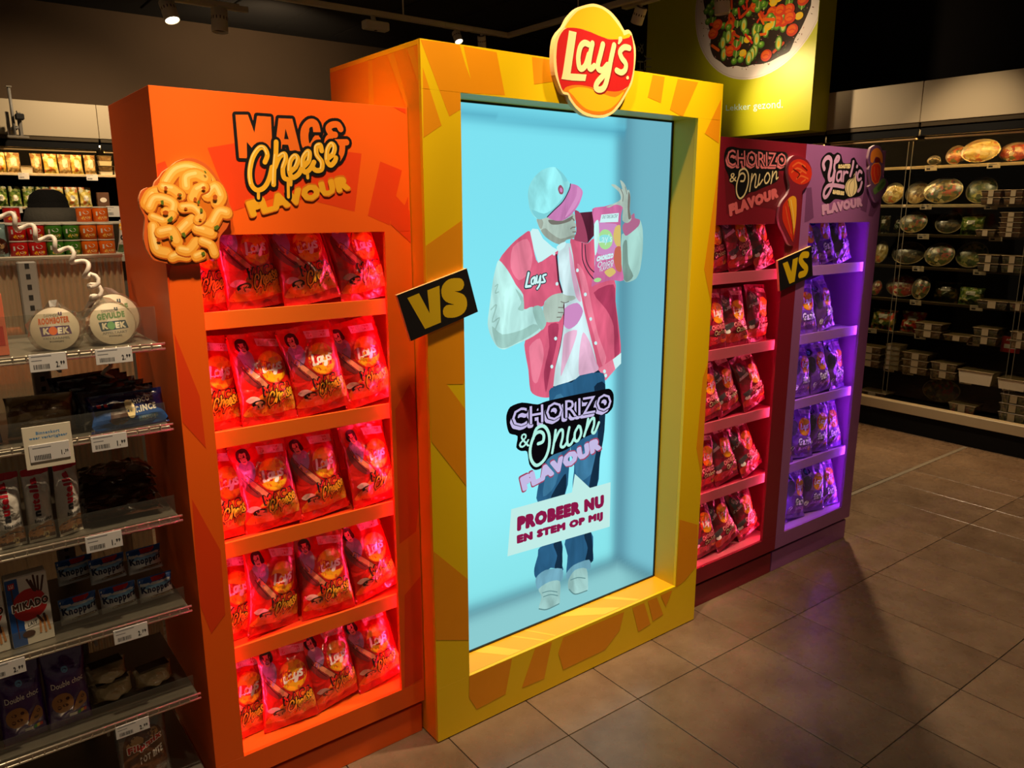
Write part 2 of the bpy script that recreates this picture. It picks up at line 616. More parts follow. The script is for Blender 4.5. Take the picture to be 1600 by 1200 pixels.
def print_mesh(name, shapes, place, step=5e-5, base=2e-4, glow=False, gloss=False, cuts=None, key=None):
    """lay flat shapes on a surface; place(x, z, lift) gives the 3D point.  cuts: grid lines along which
    the shapes are sliced first so that they can follow a curved surface"""
    if key is not None and key in _CUT:
        V, F, MI, mats = _CUT[key]
    else:
        V = []; F = []; MI = []; mats = []; idx = {}
        for li, (m, vs_, fs) in enumerate(shapes):
            if m not in idx:
                idx[m] = len(mats); mats.append(ink(m, glow, gloss))
            lift = base + step * li
            b = len(V)
            V += [(x, z, lift) for x, z in vs_]
            F += [[b + i for i in f] for f in fs]
            MI += [idx[m]] * len(fs)
        if cuts:
            bm = bmesh.new()
            V0, small, big = V, [], []
            for f, mi in zip(F, MI):
                xs = [V[i][0] for i in f]; zs = [V[i][1] for i in f]
                (small if max(xs) - min(xs) < .011 and max(zs) - min(zs) < .011 else big).append((f, mi))
            use = {}
            bv = {}
            for f, mi in big:
                for i in f:
                    if i not in bv:
                        bv[i] = bm.verts.new((V[i][0], V[i][2], V[i][1]))
            for f, mi in big:
                try:
                    ff = bm.faces.new([bv[i] for i in f])
                    ff.material_index = mi
                except ValueError:
                    pass
            bmesh.ops.triangulate(bm, faces=[f for f in bm.faces if len(f.verts) > 4])
            for axis, vals in cuts:
                no = Vector((1, 0, 0)) if axis == 'x' else Vector((0, 0, 1))
                q = 0 if axis == 'x' else 2
                for v in vals:
                    geo = []
                    es = [e for e in bm.edges if (e.verts[0].co[q] - v) * (e.verts[1].co[q] - v) < 0]
                    if not es:
                        continue
                    fset = set(f for e in es for f in e.link_faces)
                    eset = set(e for f in fset for e in f.edges)
                    vset = set(w for f in fset for w in f.verts)
                    bmesh.ops.bisect_plane(bm, geom=list(vset) + list(eset) + list(fset), plane_co=no * v, plane_no=no, dist=1e-7)
            bm.verts.index_update()
            V = [(w.co.x, w.co.z, w.co.y) for w in bm.verts]
            F = [[w.index for w in f.verts] for f in bm.faces]
            MI = [f.material_index for f in bm.faces]
            bm.free()
            for f, mi in small:
                for i in f:
                    if i not in use:
                        use[i] = len(V); V.append(V0[i])
                F.append([use[i] for i in f]); MI.append(mi)
        if key is not None:
            _CUT[key] = (V, F, MI, mats)
    me = bpy.data.meshes.new(name)
    me.from_pydata([place(x, z, l) for x, z, l in V], [], F)
    for m in mats:
        me.materials.append(m)
    me.polygons.foreach_set('material_index', MI)
    me.update()
    return me


def face_print(name, items, parent, axis, plane, sign=-1, clip=None, glow=False, step=5e-5, base=2e-4, affine=None, split=False):
    """printed artwork on an upright panel of the world: axis 'y' (coords x,z) or 'x' (coords y,z)"""
    off = wloc(parent)
    if axis == 'y':
        place = lambda x, z, l: (x - off.x, plane + sign * l - off.y, z - off.z)
    else:
        place = lambda y, z, l: (plane + sign * l - off.x, y - off.y, z - off.z)
    shapes = flat_shapes(items, clip, affine)
    if split:
        for k, sh in enumerate(shapes):
            for f in sh[2]:
                one = [(sh[0], [sh[1][i] for i in f], [list(range(len(f)))])] if sh[2] and len(sh[2]) < 6 else [sh]
                o = link(name, print_mesh(name, one, place, step, base + step * k, glow), parent)
                if one[0] is sh:
                    break
        return o
    o = link(name, print_mesh(name, shapes, place, step, base, glow), parent)
    o['kind'] = 'stuff'
    return o


# outlines of the printed artwork and die-cut boards, in millimetres on the panel each one is printed on
ART = {
'picture': [
('p','pantdark',[529,1025,638,1038,734,1055,763,1015,766,919,530,948]),
('P','sleeve2',[828,1489,853,1485,891,1515,912,1536,928,1501,931,1431,921,1367,902,1338,860,1328,839,1343,827,1393]),
('P','sleeve3',[834,1454,853,1468,863,1391,889,1348,860,1330,839,1350]),
('P','cuff',[831,1519,881,1558,888,1542,912,1536,906,1515,853,1485,838,1492]),
('p','maroondark',[626,1560,693,1564,704,1491,673,1464,627,1506]),
('P','pink',[601,1480,641,1470,673,1464,700,1478,706,1425,713,1343,800,1338,807,1268,826,1181,840,1089,805,1068,762,1044,737,1036,711,1107,680,1188,655,1272,631,1341,611,1402,600,1454]),
('P','pinkd',[705,1303,795,1325,808,1254,834,1094,810,1074,801,1184,764,1243]),
('P','pinkl',[629,1401,667,1359,697,1262,729,1162,770,1079,752,1053,709,1164,669,1264]),
('p','tee',[549,1446,575,1467,600,1466,611,1428,619,1382,642,1320,662,1251,692,1166,718,1092,734,1039,638,1023,556,1008,525,1012,555,1111,571,1198,569,1318,550,1378]),
('P','lilac',[579,1261,632,1275,659,1245,634,1206,598,1192,574,1211]),
('P','teeshade',[662,1176,693,1138,722,1071,734,1039,652,1026,644,1080,649,1135]),
('P','teeshade',[580,1177,634,1185,617,1132,582,1067,565,1041,572,1123]),
('P','teeshade',[593,1455,606,1428,630,1348,650,1279,627,1294,603,1376]),
('P','maroondark',[567,1312,578,1271,575,1204,563,1138,542,1072,526,1012,520,1061,547,1139,558,1206]),
('P','pink',[318,1424,365,1470,408,1497,435,1506,449,1453,467,1411,516,1431,548,1445,541,1405,553,1352,567,1312,526,1307,496,1290,488,1275,446,1271,413,1267,400,1304,380,1349,349,1394]),
('P','pinkl',[369,1461,424,1484,445,1434,433,1384,392,1361,361,1400]),
('P','pink',[417,1173,480,1200,501,1224,555,1221,572,1245,573,1204,560,1138,542,1072,530,990,512,976,469,987,439,1010,430,1079,419,1127]),
('P','pinkl',[434,1152,476,1174,493,1118,468,1034,447,1043,438,1098]),
('P','pinkd',[510,1210,553,1213,545,1146,520,1061,503,994,494,1064,515,1143]),
('P','sleeve',[318,1424,349,1394,380,1349,409,1316,413,1271,446,1276,480,1233,482,1200,434,1178,376,1164,336,1154,309,1165,286,1199,274,1238,283,1299,295,1366,307,1408]),
('P','sleeve2',[290,1230,328,1201,401,1207,450,1222,476,1207,425,1182,340,1158,305,1172]),
('P','sleeve2',[378,1337,409,1306,411,1268,388,1273,401,1294]),
('P','sleeve2',[446,1273,479,1275,503,1224,484,1199,460,1228]),
('P','skin',[488,1271,500,1293,526,1307,560,1311,587,1302,618,1298,625,1290,610,1284,578,1281,572,1268,575,1251,568,1235,557,1223,527,1221,502,1225,492,1251]),
('S','skind',3.1,[562,1284,578,1279,596,1282]),
('S','skind',3.1,[552,1266,572,1264]),
('S','skind',3.1,[551,1250,572,1248]),
('S','skind',3.1,[546,1235,563,1234]),
('p','maroondark',[537,1434,544,1434,555,1352,571,1312,564,1311,548,1349]),
('P','skin',[461,1544,504,1550,535,1539,565,1537,591,1547,605,1560,617,1551,619,1539,615,1532,624,1521,618,1512,623,1504,616,1496,620,1485,605,1480,582,1477,561,1463,528,1471,496,1488,477,1507,466,1526]),
('P','skind',[506,1539,535,1538,565,1536,591,1545,608,1551,600,1537,578,1530,548,1525,518,1526]),
('P','skinm',[477,1508,496,1514,515,1501,558,1481,617,1493,618,1484,582,1477,561,1463,528,1471,496,1488]),
('S','skind',3.8,[618,1516,606,1515,599,1511]),
('S','skind',3.8,[620,1501,608,1501]),
('S','skind',4.5,[587,1542,604,1543,613,1537]),
('P','skinm',[461,1543,477,1545,486,1532,480,1513,470,1518]),
('P','pinkd2',[615,1568,641,1557,665,1505,673,1466,646,1469,614,1477,623,1503,619,1538]),
('p','white',[444,1514,466,1512,486,1483,524,1457,549,1446,516,1431,468,1410,449,1453,435,1504]),
('P','white',[541,1456,558,1467,579,1471,574,1455,550,1443]),
('P','cap',[426,1610,430,1637,448,1663,476,1684,504,1694,533,1696,563,1679,584,1658,596,1646,589,1630,564,1595,531,1570,504,1548,464,1542,444,1555,432,1576]),
('P','capshade',[440,1570,489,1558,530,1576,572,1614,589,1640,589,1630,564,1595,531,1570,504,1548,464,1542]),
('P','capshade',[533,1696,563,1679,582,1658,567,1655,553,1676]),
('P','brim',[595,1648,624,1644,644,1631,647,1618,634,1589,615,1567,591,1548,565,1537,535,1537,502,1548,531,1570,565,1595,590,1630]),
('P','briml',[624,1640,640,1629,638,1612,612,1573,574,1545,590,1570,620,1612]),
('S','dark',3.6,[595,1648,590,1630,565,1595,531,1570,502,1548]),
('p','brown',[567,1631,567,1627,567,1623,565,1619,563,1617,560,1616,556,1616,552,1617,549,1620,547,1624,545,1628,544,1632,545,1637,547,1640,549,1642,552,1644,556,1644,559,1642,562,1639,565,1636]),
('p','brim',[563,1630,563,1628,563,1625,562,1624,560,1622,559,1622,557,1622,555,1623,553,1624,552,1626,551,1628,551,1630,551,1633,552,1634,553,1636,555,1636,557,1636,559,1636,560,1634,562,1632]),
('P','pinkbag',[690,1572,743,1580,828,1593,820,1550,822,1475,829,1392,841,1336,780,1340,714,1330,693,1326,707,1398,700,1471,699,1524]),
('P','lilac',[703,1531,754,1527,812,1516,820,1434,758,1423,710,1438]),
('P','sleeve',[700,1524,717,1537,723,1491,715,1438,706,1425,701,1478]),
('p','white',[731,1554,810,1559,808,1530,724,1529]),
('t','darkg','ONLY ONE CAN STAY',[737,1552,806,1555,803,1543,733,1541],0),
('p','lime',[786,1474,784,1464,780,1455,772,1448,763,1444,753,1442,742,1444,732,1449,725,1457,720,1466,718,1476,719,1486,724,1494,731,1501,740,1506,750,1507,761,1505,771,1500,778,1493,784,1484]),
('p','cyan',[781,1476,780,1472,775,1468,769,1466,760,1464,751,1463,742,1464,733,1466,726,1470,722,1473,720,1478,722,1482,726,1485,732,1488,741,1490,750,1490,759,1489,768,1487,775,1484,779,1480]),
('t','white',"Lay's",[720,1491,782,1492,782,1457,721,1456],0),
('P','chip',[795,1513,818,1519,822,1475,820,1448,800,1455,787,1483]),
('P','chorizo',[798,1445,823,1448,829,1392,828,1365,806,1373,792,1408]),
('t','white','CHORIZO',[716,1421,791,1430,789,1413,712,1403],0.1),
('t','white','Onion',[721,1402,792,1415,790,1394,717,1382],0),
('t','white','FLAVOUR',[729,1383,790,1397,790,1384,730,1370],0),
('P','chip',[750,1369,784,1381,804,1366,775,1350]),
('p','lime',[737,1345,736,1343,735,1341,731,1339,727,1338,722,1337,717,1337,712,1338,708,1339,705,1341,703,1343,704,1345,706,1347,709,1349,713,1350,718,1351,723,1351,728,1350,732,1349,735,1348]),
('P','skin',[751,1578,776,1586,816,1602,808,1626,771,1648,790,1649,823,1634,811,1664,832,1653,846,1632,854,1634,862,1610,861,1570,870,1539,851,1526,827,1536,827,1577,795,1586,767,1577]),
('P','skind',[852,1627,861,1610,860,1570,868,1543,856,1539,850,1577]),
('S','skind',3.2,[815,1636,827,1617,826,1597]),
('S','skind',2.4,[836,1643,845,1620]),
('S','dark',4,[648,1465,652,1413,675,1374,701,1349]),
('S','dark',3.9,[661,1459,667,1413,684,1385,703,1371]),
('p','white',[536,1436,535,1432,532,1430,528,1431,525,1433,524,1436,525,1440,528,1442,532,1441,535,1439]),
('p','white',[550,1341,549,1338,546,1336,542,1336,539,1338,538,1342,539,1345,542,1347,546,1347,549,1345]),
('p','white',[547,1166,546,1163,542,1161,539,1161,536,1164,534,1168,536,1171,539,1173,542,1173,546,1170]),
('p','white',[532,1076,531,1073,528,1071,524,1071,521,1074,520,1078,521,1081,524,1083,528,1083,531,1080]),
('p','white',[636,1380,635,1376,632,1374,628,1374,625,1376,624,1380,625,1384,628,1386,632,1385,635,1383]),
('p','white',[673,1300,672,1296,668,1294,664,1294,661,1297,660,1300,661,1304,664,1306,668,1306,672,1303]),
('p','white',[699,1216,698,1213,695,1211,691,1211,688,1214,686,1218,687,1221,691,1223,695,1223,698,1220]),
('p','white',[725,1133,724,1129,720,1127,716,1128,713,1130,711,1134,712,1138,716,1140,720,1139,723,1137]),
('p','white',[769,1030,768,1026,764,1024,760,1025,757,1028,755,1032,756,1036,760,1038,764,1037,768,1034]),
('p','white',[775,1015,774,1011,771,1009,766,1010,763,1012,762,1017,763,1020,766,1022,770,1022,774,1019]),
('p','pinkl',[732,1044,808,1072,817,1034,768,998,753,1016]),
('p','white',[800,1068,840,1087,841,1049,814,1032]),
('p','white',[769,1030,768,1026,764,1024,760,1025,757,1028,755,1032,756,1036,760,1038,764,1037,768,1034]),
('p','white',[775,1015,774,1011,771,1009,766,1010,763,1012,762,1017,763,1020,766,1022,770,1022,774,1019]),
('s','darkg',15.7,[429,1381,423,1359,418,1340,437,1341]),
('S','darkg',12.8,[451,1367,441,1361,440,1349,449,1348,454,1367,456,1348]),
('S','darkg',12.9,[462,1370,461,1352,469,1352,476,1370,473,1344,463,1331]),
('S','darkg',13,[498,1373,486,1370,489,1361,494,1352,481,1350]),
('s','white',7.9,[429,1381,423,1359,418,1340,437,1341]),
('S','white',6.4,[451,1367,441,1361,440,1349,449,1348,454,1367,456,1348]),
('S','white',6.5,[462,1370,461,1352,469,1352,476,1370,473,1344,463,1331]),
('S','white',6.5,[498,1373,486,1370,489,1361,494,1352,481,1350]),
('S','sleeve2',3.4,[302,1348,312,1353,302,1329,314,1331]),
('S','sleeve2',4.2,[286,1280,306,1292,290,1243,317,1253,301,1217,309,1197]),
('P','pant',[516,971,522,1006,621,1011,619,919,609,760,590,625,471,626,474,690,497,765,512,893]),
('P','pant',[610,1012,743,1030,766,991,769,821,750,722,739,621,636,621,624,656,630,719,612,786]),
('P','pantl',[533,967,577,969,574,794,548,673,493,641,503,719,524,847]),
('P','pantl',[638,754,722,765,730,689,664,656,638,690]),
('P','pantdark',[715,984,767,986,769,821,750,722,739,621,701,630,734,763,736,900]),
('P','pantdark',[559,671,593,700,588,626,526,626]),
('P','pant',[481,463,577,460,580,376,586,347,529,374,478,348,459,365,457,394,472,436]),
('P','pant',[595,459,716,455,727,382,728,340,684,350,636,330,602,328,606,397]),
('P','pantdark',[540,458,577,459,581,352,547,368,558,411]),
('P','pantdark',[682,453,716,453,728,342,690,348,701,399]),
('P','denimcuff',[464,356,506,373,582,355,580,310,530,322,473,311]),
('P','denimcuff',[602,332,636,353,709,352,717,315,685,318,610,307]),
('P','shoe',[476,312,524,324,572,311,573,252,569,224,508,223,477,237,490,279]),
('P','shoe',[612,303,642,332,697,321,706,259,702,232,644,237,613,266]),
('S','shoed',4.4,[479,237,514,223,569,226]),
('S','shoed',4.5,[616,266,645,238,702,234]),
('S','shoed',3.3,[494,292,525,289,560,274]),
('S','shoed',3.3,[498,276,530,274,563,259]),
('S','shoed',3.4,[622,300,655,299,692,285])],
'caption': [
('p','paper',[359,630,620,627,632,691,704,624,804,623,806,453,343,471]),
('t','maroon','PROBEER NU',[383,598,773,584,775,536,382,547],0.1),
('t','maroon','EN STEM OP MIJ',[381,534,770,520,771,485,382,496],0.1)],
'flavour': [
('P','black',[341,944,356,970,403,977,467,961,504,966,641,969,728,968,786,967,808,943,806,899,779,879,742,877,746,837,712,819,665,810,594,785,535,778,506,764,483,742,454,743,433,767,424,811,399,818,380,834,385,870,354,884,343,911]),
('t','lilac2','CHORIZO',[355,952,790,942,792,878,356,889],0.1),
('t','black','CHORIZO',[359,966,800,954,803,887,361,899],0.1),
('t','lilac2','CHORIZO',[363,962,797,951,799,890,364,901],0),
('t','mint','&',[393,875,434,874,436,827,390,828],0),
('S','mint',11.4,[449,850,463,881,493,884,515,854,516,808,497,770,464,756,441,781,437,820,454,860,477,868,493,855,490,833,470,829]),
('S','mint',10.1,[544,861,538,823,530,786]),
('S','mint',10.2,[538,820,559,854,574,856,575,832,567,804,580,797,594,809]),
('S','mint',10.3,[604,860,596,824,599,801,613,801,628,822]),
('S','mint',10.3,[646,858,630,838,630,812,644,807,658,829,653,853,643,857]),
('S','mint',10.5,[689,875,682,844,672,818]),
('S','mint',10.6,[680,837,701,869,716,873,717,850,709,827,722,822,740,854]),
('t','pinkd2','FLAVOUR',[387,734,749,809,760,751,403,673],0.1),
('t','lilac2','FLAVOUR',[393,729,745,804,754,756,407,678],0.1)],
'logo': [
('P','lyellow',[454,2060,472,2083,500,2108,530,2121,560,2128,592,2127,622,2117,652,2098,678,2077,684,2068,705,2076,714,2069,705,2064,672,2056,623,2051,582,2055,535,2063,497,2064,467,2061]),
('P','lorange',[451,1894,456,1904,481,1913,516,1916,559,1914,620,1910,661,1912,695,1920,714,1936,695,1909,673,1882,643,1855,606,1842,569,1840,533,1846,501,1861,480,1880,470,1892]),
('P','lyellow',[470,1898,504,1909,547,1910,596,1901,654,1894,691,1914,669,1884,638,1862,605,1851,569,1849,537,1854,509,1869,487,1886]),
('P','lred',[467,2061,497,2064,535,2062,582,2055,623,2050,672,2056,705,2065,714,2073,722,2053,728,2020,727,1980,719,1948,707,1930,678,1915,649,1910,612,1910,563,1914,520,1916,485,1913,460,1905,449,1896,436,1919,428,1945,424,1979,427,2015,436,2037,450,2053]),
('p','ldark',[470,2052,499,2051,479,1941,540,1944,535,1926,490,1923,445,1923,450,1940]),
('S','ldark',20.8,[546,2025,530,2027,515,2016,507,1988,510,1962,522,1958,536,1970,547,1998]),
('S','ldark',21.4,[560,2029,552,1998,547,1968,556,1961,569,1970]),
('S','ldark',21.8,[601,2031,592,2003,583,1975,587,1963,604,1963,621,1978]),
('S','ldark',21.8,[646,2034,635,1996,626,1957,613,1919,595,1908,577,1911,581,1925,600,1943,624,1962]),
('S','ldark',20.6,[709,2034,688,2034,672,2020,678,2004,696,1989,695,1972,678,1963,659,1967]),
('P','ldark',[664,2059,676,2061,678,2051,666,2039,662,2041,663,2049]),
('p','lcream',[469,2054,497,2053,477,1943,538,1946,533,1928,488,1925,443,1925,448,1942]),
('S','lcream',16.9,[544,2027,528,2029,513,2018,505,1990,509,1964,520,1960,534,1972,545,2000]),
('S','lcream',16.9,[558,2031,550,2000,546,1970,554,1963,567,1972]),
('S','lcream',17.5,[599,2033,590,2005,581,1976,585,1965,602,1965,619,1980]),
('S','lcream',17.6,[644,2036,633,1998,624,1959,611,1922,593,1910,575,1913,579,1927,598,1945,622,1964]),
('S','lcream',16.7,[707,2036,686,2036,669,2022,676,2006,694,1991,692,1974,676,1965,657,1969]),
('P','lcream',[662,2061,674,2063,676,2053,664,2041,659,2043,661,2051]),
('p','lcream',[709,1954,709,1951,706,1949,704,1948,700,1948,698,1950,697,1952,698,1955,700,1957,703,1958,706,1958,708,1956])],
'logo_outline': [452,2063,468,2087,496,2113,526,2127,560,2136,596,2134,630,2124,662,2104,686,2082,700,2086,714,2080,723,2064,734,2040,736,2010,731,1969,723,1937,702,1907,680,1876,647,1848,610,1834,569,1832,529,1837,498,1853,474,1874,468,1885,451,1887,436,1906,421,1934,415,1965,415,2001,421,2028,434,2047],
'vs_near': [
('p','vsy',[-64,1349,-29,1359,1.9,1304,-3.6,1365,33.9,1375,36,1277,-13.5,1264]),
('S','vsy',34.7,[95,1374,71,1374,57,1363,61,1347,84,1338,102,1330,101,1312,81,1304,60,1305])],
'vs_near_quad': [-94,1358,122,1416,157,1296,-57,1236],
'vs_far': [
('p','vsy',[1653,1362,1685,1369,1717,1326,1720,1375,1756,1383,1745,1286,1710,1279]),
('S','vsy',26.9,[1820,1390,1789,1390,1774,1373,1794,1353,1820,1336,1813,1317,1780,1311])],
'vs_far_quad': [1620,1374,1845,1424,1873,1302,1649,1253],
'mac_title': [
('L','black',14,[-443,1778,-415,1780,-403,1742,-394,1779,-362,1779,-363,1730,-364,1694,-387,1698,-388,1720,-399,1698,-408,1704,-422,1721,-424,1685,-442,1685]),
('L','black',14.6,[-344,1777,-311,1778,-296,1706,-322,1706,-325,1719,-339,1719,-342,1707,-358,1707]),
('p','black',[-443,1778,-415,1780,-403,1742,-394,1779,-362,1779,-363,1730,-364,1694,-387,1698,-388,1720,-399,1698,-408,1704,-422,1721,-424,1685,-442,1685]),
('p','black',[-344,1777,-311,1778,-296,1706,-322,1706,-325,1719,-339,1719,-342,1707,-358,1707]),
('S','black',34.1,[-252,1752,-256,1769,-268,1770,-281,1755,-284,1734,-279,1716,-265,1717,-253,1734]),
('S','black',29.5,[-190,1762,-197,1772,-213,1770,-222,1761,-214,1749,-205,1748]),
('S','black',28.9,[-212,1748,-225,1736,-228,1721]),
('S','black',29.5,[-205,1730,-176,1732]),
('S','black',29.5,[-187,1731,-190,1708,-201,1691]),
('p','ofill',[-443,1778,-415,1780,-403,1742,-394,1779,-362,1779,-363,1730,-364,1694,-387,1698,-388,1720,-399,1698,-408,1704,-422,1721,-424,1685,-442,1685]),
('p','ofill',[-344,1777,-311,1778,-296,1706,-322,1706,-325,1719,-339,1719,-342,1707,-358,1707]),
('S','ofill',20.2,[-252,1752,-256,1769,-268,1770,-281,1755,-284,1734,-279,1716,-265,1717,-253,1734]),
('S','ofill',15,[-190,1762,-197,1772,-213,1770,-222,1761,-214,1749,-205,1748]),
('S','ofill',14.7,[-212,1748,-225,1736,-228,1721]),
('S','ofill',15,[-205,1730,-176,1732]),
('S','ofill',15,[-187,1731,-190,1708,-201,1691]),
('p','black',[-329,1755,-323,1732,-334,1732]),
('p','black',[-271,1758,-268,1762,-262,1763,-261,1751,-240,1752,-240,1745,-260,1744,-265,1733,-271,1734]),
('S','black',24,[-384,1678,-377,1694,-383,1709,-396,1708,-412,1686,-421,1654,-419,1627,-407,1615,-390,1621,-377,1640,-368,1667]),
('S','black',24.5,[-354,1724,-357,1695,-364,1658,-367,1628]),
('S','black',24.5,[-361,1667,-349,1690,-336,1698,-334,1686,-342,1666,-341,1645,-331,1640]),
('S','black',25,[-327,1657,-311,1669,-304,1688,-311,1695,-323,1682,-327,1659,-320,1645,-305,1653,-296,1667]),
('S','black',25.5,[-294,1669,-278,1684,-274,1703,-280,1705,-291,1690,-294,1669,-287,1658,-273,1668,-264,1682]),
('S','black',26,[-243,1709,-246,1722,-256,1717,-256,1699,-244,1683,-246,1666,-260,1663,-268,1670]),
('S','black',25.5,[-231,1690,-214,1703,-209,1719,-217,1726,-228,1712,-231,1688,-222,1676,-210,1686,-207,1694]),
('S','black',17.9,[-404,1614,-405,1597]),
('S','black',18.2,[-331,1640,-333,1600]),
('S','black',19,[-282,1658,-282,1645]),
('S','black',18.2,[-324,1641,-325,1628]),
('t','oflav2','FLAVOUR',[-439,1592,-177,1660,-169,1617,-428,1550],0.1),
('t','oflav','FLAVOUR',[-436,1589,-178,1655,-172,1620,-425,1553],0.1),
('S','black',17.9,[-404,1614,-405,1597]),
('S','black',18.2,[-331,1640,-333,1600]),
('S','black',19,[-282,1658,-282,1645]),
('S','black',18.2,[-324,1641,-325,1628]),
('S','cheese',7.1,[-404,1614,-405,1597]),
('S','cheese',7.2,[-331,1640,-333,1600]),
('S','cheese',7.5,[-282,1658,-282,1645]),
('S','cheese',7.2,[-324,1641,-325,1628]),
('S','cheese',11.1,[-384,1678,-377,1694,-383,1709,-396,1708,-412,1686,-421,1654,-419,1627,-407,1615,-390,1621,-377,1640,-368,1667]),
('S','cheese',11.3,[-354,1724,-357,1695,-364,1658,-367,1628]),
('S','cheese',11.3,[-361,1667,-349,1690,-336,1698,-334,1686,-342,1666,-341,1645,-331,1640]),
('S','cheese',11.5,[-327,1657,-311,1669,-304,1688,-311,1695,-323,1682,-327,1659,-320,1645,-305,1653,-296,1667]),
('S','cheese',11.7,[-294,1669,-278,1684,-274,1703,-280,1705,-291,1690,-294,1669,-287,1658,-273,1668,-264,1682]),
('S','cheese',12,[-243,1709,-246,1722,-256,1717,-256,1699,-244,1683,-246,1666,-260,1663,-268,1670]),
('S','cheese',11.8,[-231,1690,-214,1703,-209,1719,-217,1726,-228,1712,-231,1688,-222,1676,-210,1686,-207,1694]),
('S','cheesel',2.8,[-379,1696,-385,1711,-398,1709,-414,1688,-423,1656,-422,1629]),
('S','cheesel',2.8,[-360,1696,-366,1660,-369,1630]),
('S','cheesel',2.9,[-352,1692,-339,1700,-336,1688,-345,1667]),
('S','cheesel',2.9,[-314,1671,-306,1689,-313,1697,-325,1684,-329,1661]),
('S','cheesel',2.9,[-280,1686,-276,1704,-282,1706,-294,1692,-296,1671]),
('S','cheesel',2.9,[-248,1724,-259,1719,-259,1700,-247,1684,-249,1668]),
('S','cheesel',2.9,[-217,1704,-212,1721,-219,1728,-230,1713,-233,1690])],
'chorizo_title': [
('P','black',[1264,1755,1275,1781,1307,1788,1357,1784,1454,1785,1537,1781,1623,1783,1649,1770,1654,1727,1632,1715,1596,1712,1600,1683,1576,1668,1505,1649,1459,1635,1422,1629,1376,1604,1347,1612,1331,1654,1302,1666,1296,1687,1273,1715]),
('t','cpink','CHORIZO',[1270,1768,1631,1770,1639,1720,1277,1712],0.1),
('t','black','CHORIZO',[1274,1780,1641,1780,1648,1727,1282,1719],0.1),
('t','cpink','CHORIZO',[1277,1778,1637,1778,1644,1729,1284,1721],0),
('t','cream','&',[1301,1695,1340,1701,1345,1669,1302,1664],0),
('S','cream',6.9,[1355,1685,1359,1706,1387,1714,1409,1696,1412,1662,1396,1624,1370,1609,1349,1627,1345,1658,1358,1690,1377,1698,1391,1689,1386,1672,1368,1670]),
('S','cream',6,[1432,1697,1428,1666,1424,1635]),
('S','cream',6.1,[1428,1666,1444,1694,1455,1695,1457,1680,1454,1654,1464,1650,1475,1663]),
('S','cream',6.2,[1479,1696,1474,1667,1480,1659,1499,1678]),
('S','cream',6.3,[1523,1702,1510,1683,1518,1666,1533,1670,1543,1687,1533,1702,1523,1702]),
('S','cream',6.3,[1558,1709,1556,1679,1552,1665]),
('S','cream',6.3,[1555,1682,1571,1705,1583,1708,1584,1683,1595,1688]),
('t','cflav','FLAVOUR',[1303,1587,1598,1653,1607,1614,1315,1543],0.1)],
'garlic_title': [
('P','black',[1879,1738,1882,1768,1915,1790,1946,1794,1969,1787,1994,1796,2023,1788,2044,1757,2098,1758,2103,1774,2128,1781,2161,1755,2195,1742,2222,1718,2230,1677,2227,1641,2200,1625,2142,1618,2098,1613,2076,1608,2009,1612,1979,1597,1947,1591,1913,1603,1900,1631,1909,1665,1922,1683,1900,1705]),
('S','glilac',18.3,[1908,1729,1897,1749,1912,1769,1936,1774,1953,1762,1952,1734,1945,1706,1954,1687,1976,1695,1985,1721]),
('S','glilac',15.8,[1985,1721,1983,1687,1974,1658,1952,1628,1931,1617,1919,1629,1926,1650,1951,1665,2000,1666,2064,1661]),
('S','glilac',14.5,[1981,1761,1995,1779,2010,1777,2005,1765,1985,1756,1979,1741,1985,1721]),
('S','glilac',10.7,[2031,1722,2009,1716,2006,1693,2019,1684,2036,1696,2038,1721,2042,1685]),
('S','glilac',11,[2055,1722,2056,1684]),
('S','glilac',10.9,[2054,1706,2070,1721,2086,1719]),
('S','glilac',14.8,[2122,1764,2118,1736,2108,1707]),
('S','glilac',11.8,[2153,1721,2150,1696]),
('S','glilac',14.7,[2155,1747,2154,1745]),
('S','glilac',12.5,[2196,1722,2178,1728,2165,1711,2173,1691,2195,1697]),
('S','glilac',15.3,[2204,1681,2195,1657,2181,1646]),
('t','cream','ROASTED',[2009,1750,2102,1755,2103,1736,2010,1733],0.1),
('t','cream','&HERBS',[1982,1650,2073,1643,2073,1626,1983,1631],0.1),
('P','cream',[2142,1717,2151,1699,2165,1676,2171,1658,2163,1637,2141,1625,2119,1621,2095,1630,2077,1651,2079,1674,2101,1692,2128,1698,2137,1713]),
('S','black',2.9,[2144,1714,2134,1696,2110,1675,2109,1645,2124,1623]),
('S','black',2.9,[2144,1714,2141,1693,2149,1664,2141,1628]),
('S','black',2.9,[2144,1714,2128,1698,2094,1683,2084,1657,2101,1629]),
('t','gflav','FLAVOUR',[1909,1588,2217,1621,2228,1582,1920,1545],0.1)],
'chorizo_cut': [
('p','chred',[1788,1735,1801,1721,1806,1706,1803,1691,1793,1679,1775,1670,1753,1665,1727,1664,1702,1669,1679,1677,1661,1689,1648,1703,1644,1718,1646,1732,1657,1744,1673,1753,1695,1758,1720,1759,1745,1755,1768,1747]),
('S','chlite',6.7,[1671,1731,1707,1746,1755,1733]),
('S','chlite',6.8,[1667,1709,1704,1725,1765,1708]),
('S','chlite',6.9,[1703,1685,1734,1697,1781,1687]),
('S','chlite',7,[1737,1671,1762,1683]),
('S','chlite',6.8,[1712,1707,1738,1715]),
('S','chdark',5.8,[1678,1720,1720,1704,1708,1689]),
('S','chdark',6,[1734,1736,1770,1719]),
('P','chred',[1624,1580,1643,1602,1673,1619,1702,1616,1716,1587,1721,1543,1721,1495,1713,1445,1691,1462,1654,1500,1628,1533]),
('P','onyel',[1654,1603,1686,1621,1712,1609,1720,1550,1718,1502,1708,1462,1702,1503,1682,1551]),
